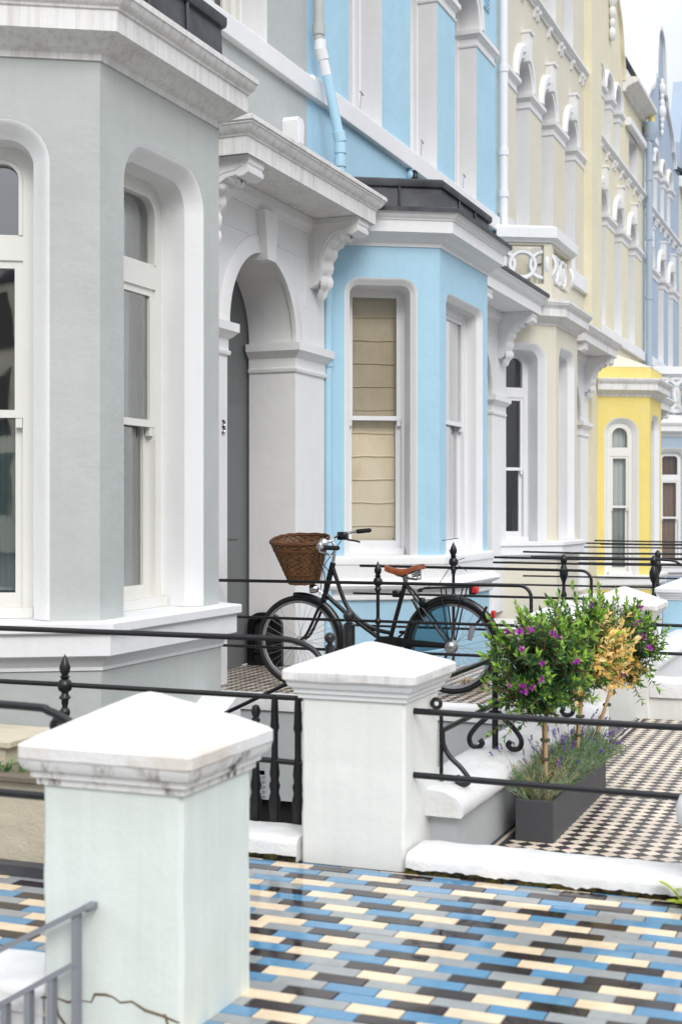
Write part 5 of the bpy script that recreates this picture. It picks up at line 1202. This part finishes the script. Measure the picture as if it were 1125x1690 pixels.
def leaf(m, p, d, L, W, nrm, mi, fold=.25):
    d = d.normalized(); s = d.cross(nrm); s = s.normalized() if s.length > 1e-4 else d.orthogonal().normalized(); n = s.cross(d).normalized()
    a = p+d*(L*.45)+s*W*.5+n*(W*fold); b = p+d*(L*.45)-s*W*.5+n*(W*fold); c = p+d*L-n*(L*.10); q = p+d*(L*.5)
    m.add([p, a, c, b, q], [(0, 1, 4), (1, 2, 4), (0, 4, 3), (4, 2, 3)], mi)
def rdir(r):
    while True:
        v = Vector((r.uniform(-1, 1), r.uniform(-1, 1), r.uniform(-1, 1)))
        if .05 < v.length < 1: return v.normalized()
def shrub(label, base, fork, c, rad, n_tw, dry, seed, nfl, stray=()):
    """standard shrub: bare stem tied to a cane, round crown of leafy twigs, magenta flowers"""
    r = random.Random(seed); base, fork, c = Vector(base), Vector(fork), Vector(c)
    o = thing('standard_shrub', label, 'shrub', base, 'standard shrubs in the trough')
    m = MB(); m.tube(smooth([base, base.lerp(fork, .5)+Vector((.006, -.004, 0)), fork], 4), [.0085]*9, 8); m.build('stem', M['stem'], o, True, 60)
    m = MB(); cd_ = Vector((.020, -.014, 0)); m.tube([base+cd_, fork+cd_*.6+Vector((0, 0, .04))], .0085, 8); m.build('cane', M['cane'], o, True, 60)
    for t in (.22, .5, .74):
        m = MB(); m.lathe([(.021, -.007), (.023, 0), (.021, .007)], base.lerp(fork, t)+cd_*.5, 10); m.build('tie', M['tie'], o)
    f = MB(); tw = MB(); ends = []
    dirs = [rdir(r) for _ in range(n_tw)]
    for ti in range(n_tw):
        d = dirs[ti]; d.z = d.z*.95+.10
        k = r.uniform(.80, 1.14) if r.random() < .66 else (r.uniform(.40, .8) if r.random() < .75 else r.uniform(1.14, 1.36))
        tip = c+Vector((d.x*rad[0], d.y*rad[1], d.z*rad[2]))*k
        if ti < len(stray): tip = Vector(stray[ti])
        st = fork.lerp(c, r.uniform(.1, .9)); mid = st.lerp(tip, .55)+Vector((0, 0, .02))+rdir(r)*.02
        pts = smooth([st, mid, tip], 6); tw.tube(pts, [.0042*(1-.7*i/(len(pts)-1)) for i in range(len(pts))], 5, False)
        isdry = dry(tip) and r.random() < .74
        nl = 26 if not isdry else 20; out = (tip-st).normalized()
        for i in range(nl):
            t = .30+.70*(i+r.random()*.5)/nl; q = t*(len(pts)-1); a = min(int(q), len(pts)-2); p = pts[a].lerp(pts[a+1], q-a); ax = (pts[a+1]-pts[a]).normalized()
            s = ax.orthogonal().normalized(); s = Quaternion(ax, i*2.4+r.random())@s; up = .35+.75*t; dd = (s+ax*up*(.6 if t < .9 else 1.6)+Vector((0, 0, .15))).normalized()
            L = r.uniform(.024, .046)*(1.0 if t < .9 else 1.1); W = L*r.uniform(.34, .46)
            if isdry: mi = 3 if r.random() < .45 else 4; W *= 1.25
            else:
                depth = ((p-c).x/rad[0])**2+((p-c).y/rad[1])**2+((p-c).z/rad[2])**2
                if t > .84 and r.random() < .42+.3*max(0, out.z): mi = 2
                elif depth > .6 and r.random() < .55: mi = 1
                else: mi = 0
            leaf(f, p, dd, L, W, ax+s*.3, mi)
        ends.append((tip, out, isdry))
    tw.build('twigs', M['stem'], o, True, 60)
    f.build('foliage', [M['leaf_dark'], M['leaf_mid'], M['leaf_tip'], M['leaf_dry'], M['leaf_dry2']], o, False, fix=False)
    view = Vector((1.4, -6.2, .7)).normalized(); cand = sorted([e for e in ends if not e[2]], key=lambda e: -(e[0]-c).dot(view)+r.uniform(-.30, .30))
    for (p, out, _) in cand[:nfl]:
        m = MB(); p = p+out*.004+view*.012
        for h in range(r.choice((1, 2, 2, 3))):
            pc = p+rdir(r)*.017*min(h, 2)
            for i in range(8):
                dd = (rdir(r)+view*.7+out*.3).normalized(); leaf(m, pc, dd, r.uniform(.016, .027), r.uniform(.011, .018), rdir(r), 1 if i == 0 else 0, .1)
        m.build('flower', [M['petal'], M['petal_white']], o, False, fix=False)
    return o
never = lambda p: False
shrub('front shrub, a dense green ball with magenta flowers on a caned stem', (-1.435, 6.10, .045), (-1.432, 6.11, .40), (-1.455, 6.11, .635), (.235, .23, .25), 280, lambda p: p.x > -1.40 and p.z < .48 and p.y < 6.1, 4, 11, ((-1.70, 6.05, .45), (-1.66, 6.0, .33), (-1.60, 6.05, .31), (-1.69, 6.1, .86)))
shrub('middle shrub, green with gold dry leaves, between two other crowns', (-1.43, 6.72, .045), (-1.405, 6.80, .42), (-1.42, 6.80, .64), (.235, .22, .25), 300, lambda p: p.x > -1.30 or (p.x > -1.42 and p.z < .52), 5, 6, ((-1.62, 7.0, .90), (-1.38, 6.9, .92), (-1.33, 6.9, .91)))
shrub('back shrub with the most gold dry leaves, its long shoots reaching toward the white pillar', (-1.43, 7.05, .045), (-1.34, 7.3, .42), (-1.31, 7.35, .62), (.235, .22, .24), 280, lambda p: p.x < -1.16 and p.y < 7.36 and p.z < .76, 6, 8, ((-1.08, 7.42, .68), (-1.10, 7.45, .61), (-1.15, 7.5, .72), (-1.10, 7.35, .40), (-1.19, 7.38, .32), (-1.12, 7.42, .56), (-1.22, 7.4, .78), (-1.26, 7.42, .80)))
def lavender(label, y0, y1, n, seed, dryk, lean):
    r = random.Random(seed); o = thing('lavender_plant', label, 'lavender', (-1.43, (y0+y1)/2, .045), 'lavender plants in the trough'); f = MB()
    for i in range(n):
        y = r.uniform(y0, y1); x = r.uniform(X0+.03, X1-.03); b = Vector((x, y, .045)); out = Vector(((x+1.43)*7+lean+r.gauss(0, .40), (y-(y0+y1)/2)*1.3+r.gauss(0, .30)-.12, 1.0)).normalized()
        h = r.uniform(.07, .19); bend_ = Vector((out.x, out.y, -.15))*.035; pts = [b+out*(h*t)+bend_*(t*t) for t in (0, .33, .66, 1)]
        dry = r.random() < dryk; mi = 2 if dry else r.choice((0, 0, 0, 1))
        s = out.cross(Vector((.3, -1, .1))).normalized()*.0014
        for k in range(3): f.add([pts[k]-s, pts[k]+s, pts[k+1]+s*.7, pts[k+1]-s*.7], [(0, 1, 2, 3)], mi)
        for k in range(15 if not dry else 5):
            t = r.uniform(.25, 1); p = b+out*(h*t)+bend_*(t*t); d = (out*.9+rdir(r)*.8).normalized(); leaf(f, p, d, r.uniform(.020, .040), r.uniform(.0032, .0052), rdir(r), mi, .1)
        if r.random() < .075:
            top = pts[3]; st = (out+Vector((lean*.8, -.1, .1))).normalized(); L = r.uniform(.05, .11); e = top+st*L; f.add([top-s*.7, top+s*.7, e+s*.5, e-s*.5], [(0, 1, 2, 3)], mi if not dry else 2)
            hd = r.uniform(.018, .032); brown = r.random() < .30+dryk
            fl = MB()
            for k in range(16):
                p = e+st*(hd*k/16); dd = (rdir(r)+st*.6).normalized(); leaf(fl, p, dd, .0095, .0062, rdir(r), 1 if brown else 0, .1)
            fl.build('flower_spike', [M['lav_flower'], M['lav_brown']], o, False, fix=False)
    f.build('foliage', [M['lav_leaf'], M['lav_leaf2'], M['lav_dry']], o, False, fix=False)
lavender('sparse straw coloured lavender at the near end of the trough', 5.95, 6.28, 190, 21, .50, -.05)
lavender('bushy lavender in the middle of the trough with violet spikes', 6.30, 6.72, 480, 22, .06, .10)
lavender('leafy lavender at the far end, its violet spikes leaning over the tiles', 6.72, 7.12, 560, 23, .03, .40)
# fern at the foot of the kerb
fr = thing('fern', 'small yellow green fern growing at the foot of the mossy kerb', 'fern', (-.66, 4.93, -.04)); m_ = MB(); rf_ = random.Random(8)
for (dx, dy, h, c_) in ((-.075, -.03, .085, .2), (.01, -.05, .075, .3), (.05, -.04, .10, .3), (.09, -.06, .06, .5), (.03, -.07, .04, .6), (.08, -.01, .11, .3), (-.02, -.07, .03, .6)):
    b = Vector((-.655, 4.93, -.04)); pts = [b+Vector((dx*t, dy*t, h*(t*1.5-.5*t*t*(1+c_)))) for t in [i/14 for i in range(15)]]
    for i in range(1, 15):
        ax = (pts[i]-pts[i-1]).normalized(); s = ax.cross(Vector((0, 0, 1))).normalized(); L = .038*math.sin(PI*(i/15)**.8)+.006
        for sg in (-1, 1): leaf(m_, pts[i], (s*sg+ax*.5), L, .012, Vector((0, 0, 1)), 0, .1)
    m_.tube(pts, .0012, 4, False)
m_.build('fronds', M['fern'], fr, False, fix=False)
# a few fallen leaves and petals on the tiles
for (x, y, mt, s) in ((-1.06, 7.9, 'fern', .022), (-1.13, 7.15, 'leaf_tip', .020), (-1.32, 5.95, 'petal', .012), (-1.22, 6.1, 'petal', .010), (-.98, 7.3, 'leaf_dry', .014), (-1.27, 5.86, 'petal', .012)):
    m_ = MB()
    for i in range(3): leaf(m_, Vector((x+.006*i, y, -.117)), Vector((math.cos(i*2.2), math.sin(i*2.2), .15)), s, s*.6, Vector((0, 0, 1)), 0, .3)
    o = m_.build('fallen_leaf', M[mt], None, False, fix=False); tag(o, 'fallen petals and leaf scraps lying on the checkered tiles near the planter', 'leaf', 'fallen leaves and petals on the yard tiles')
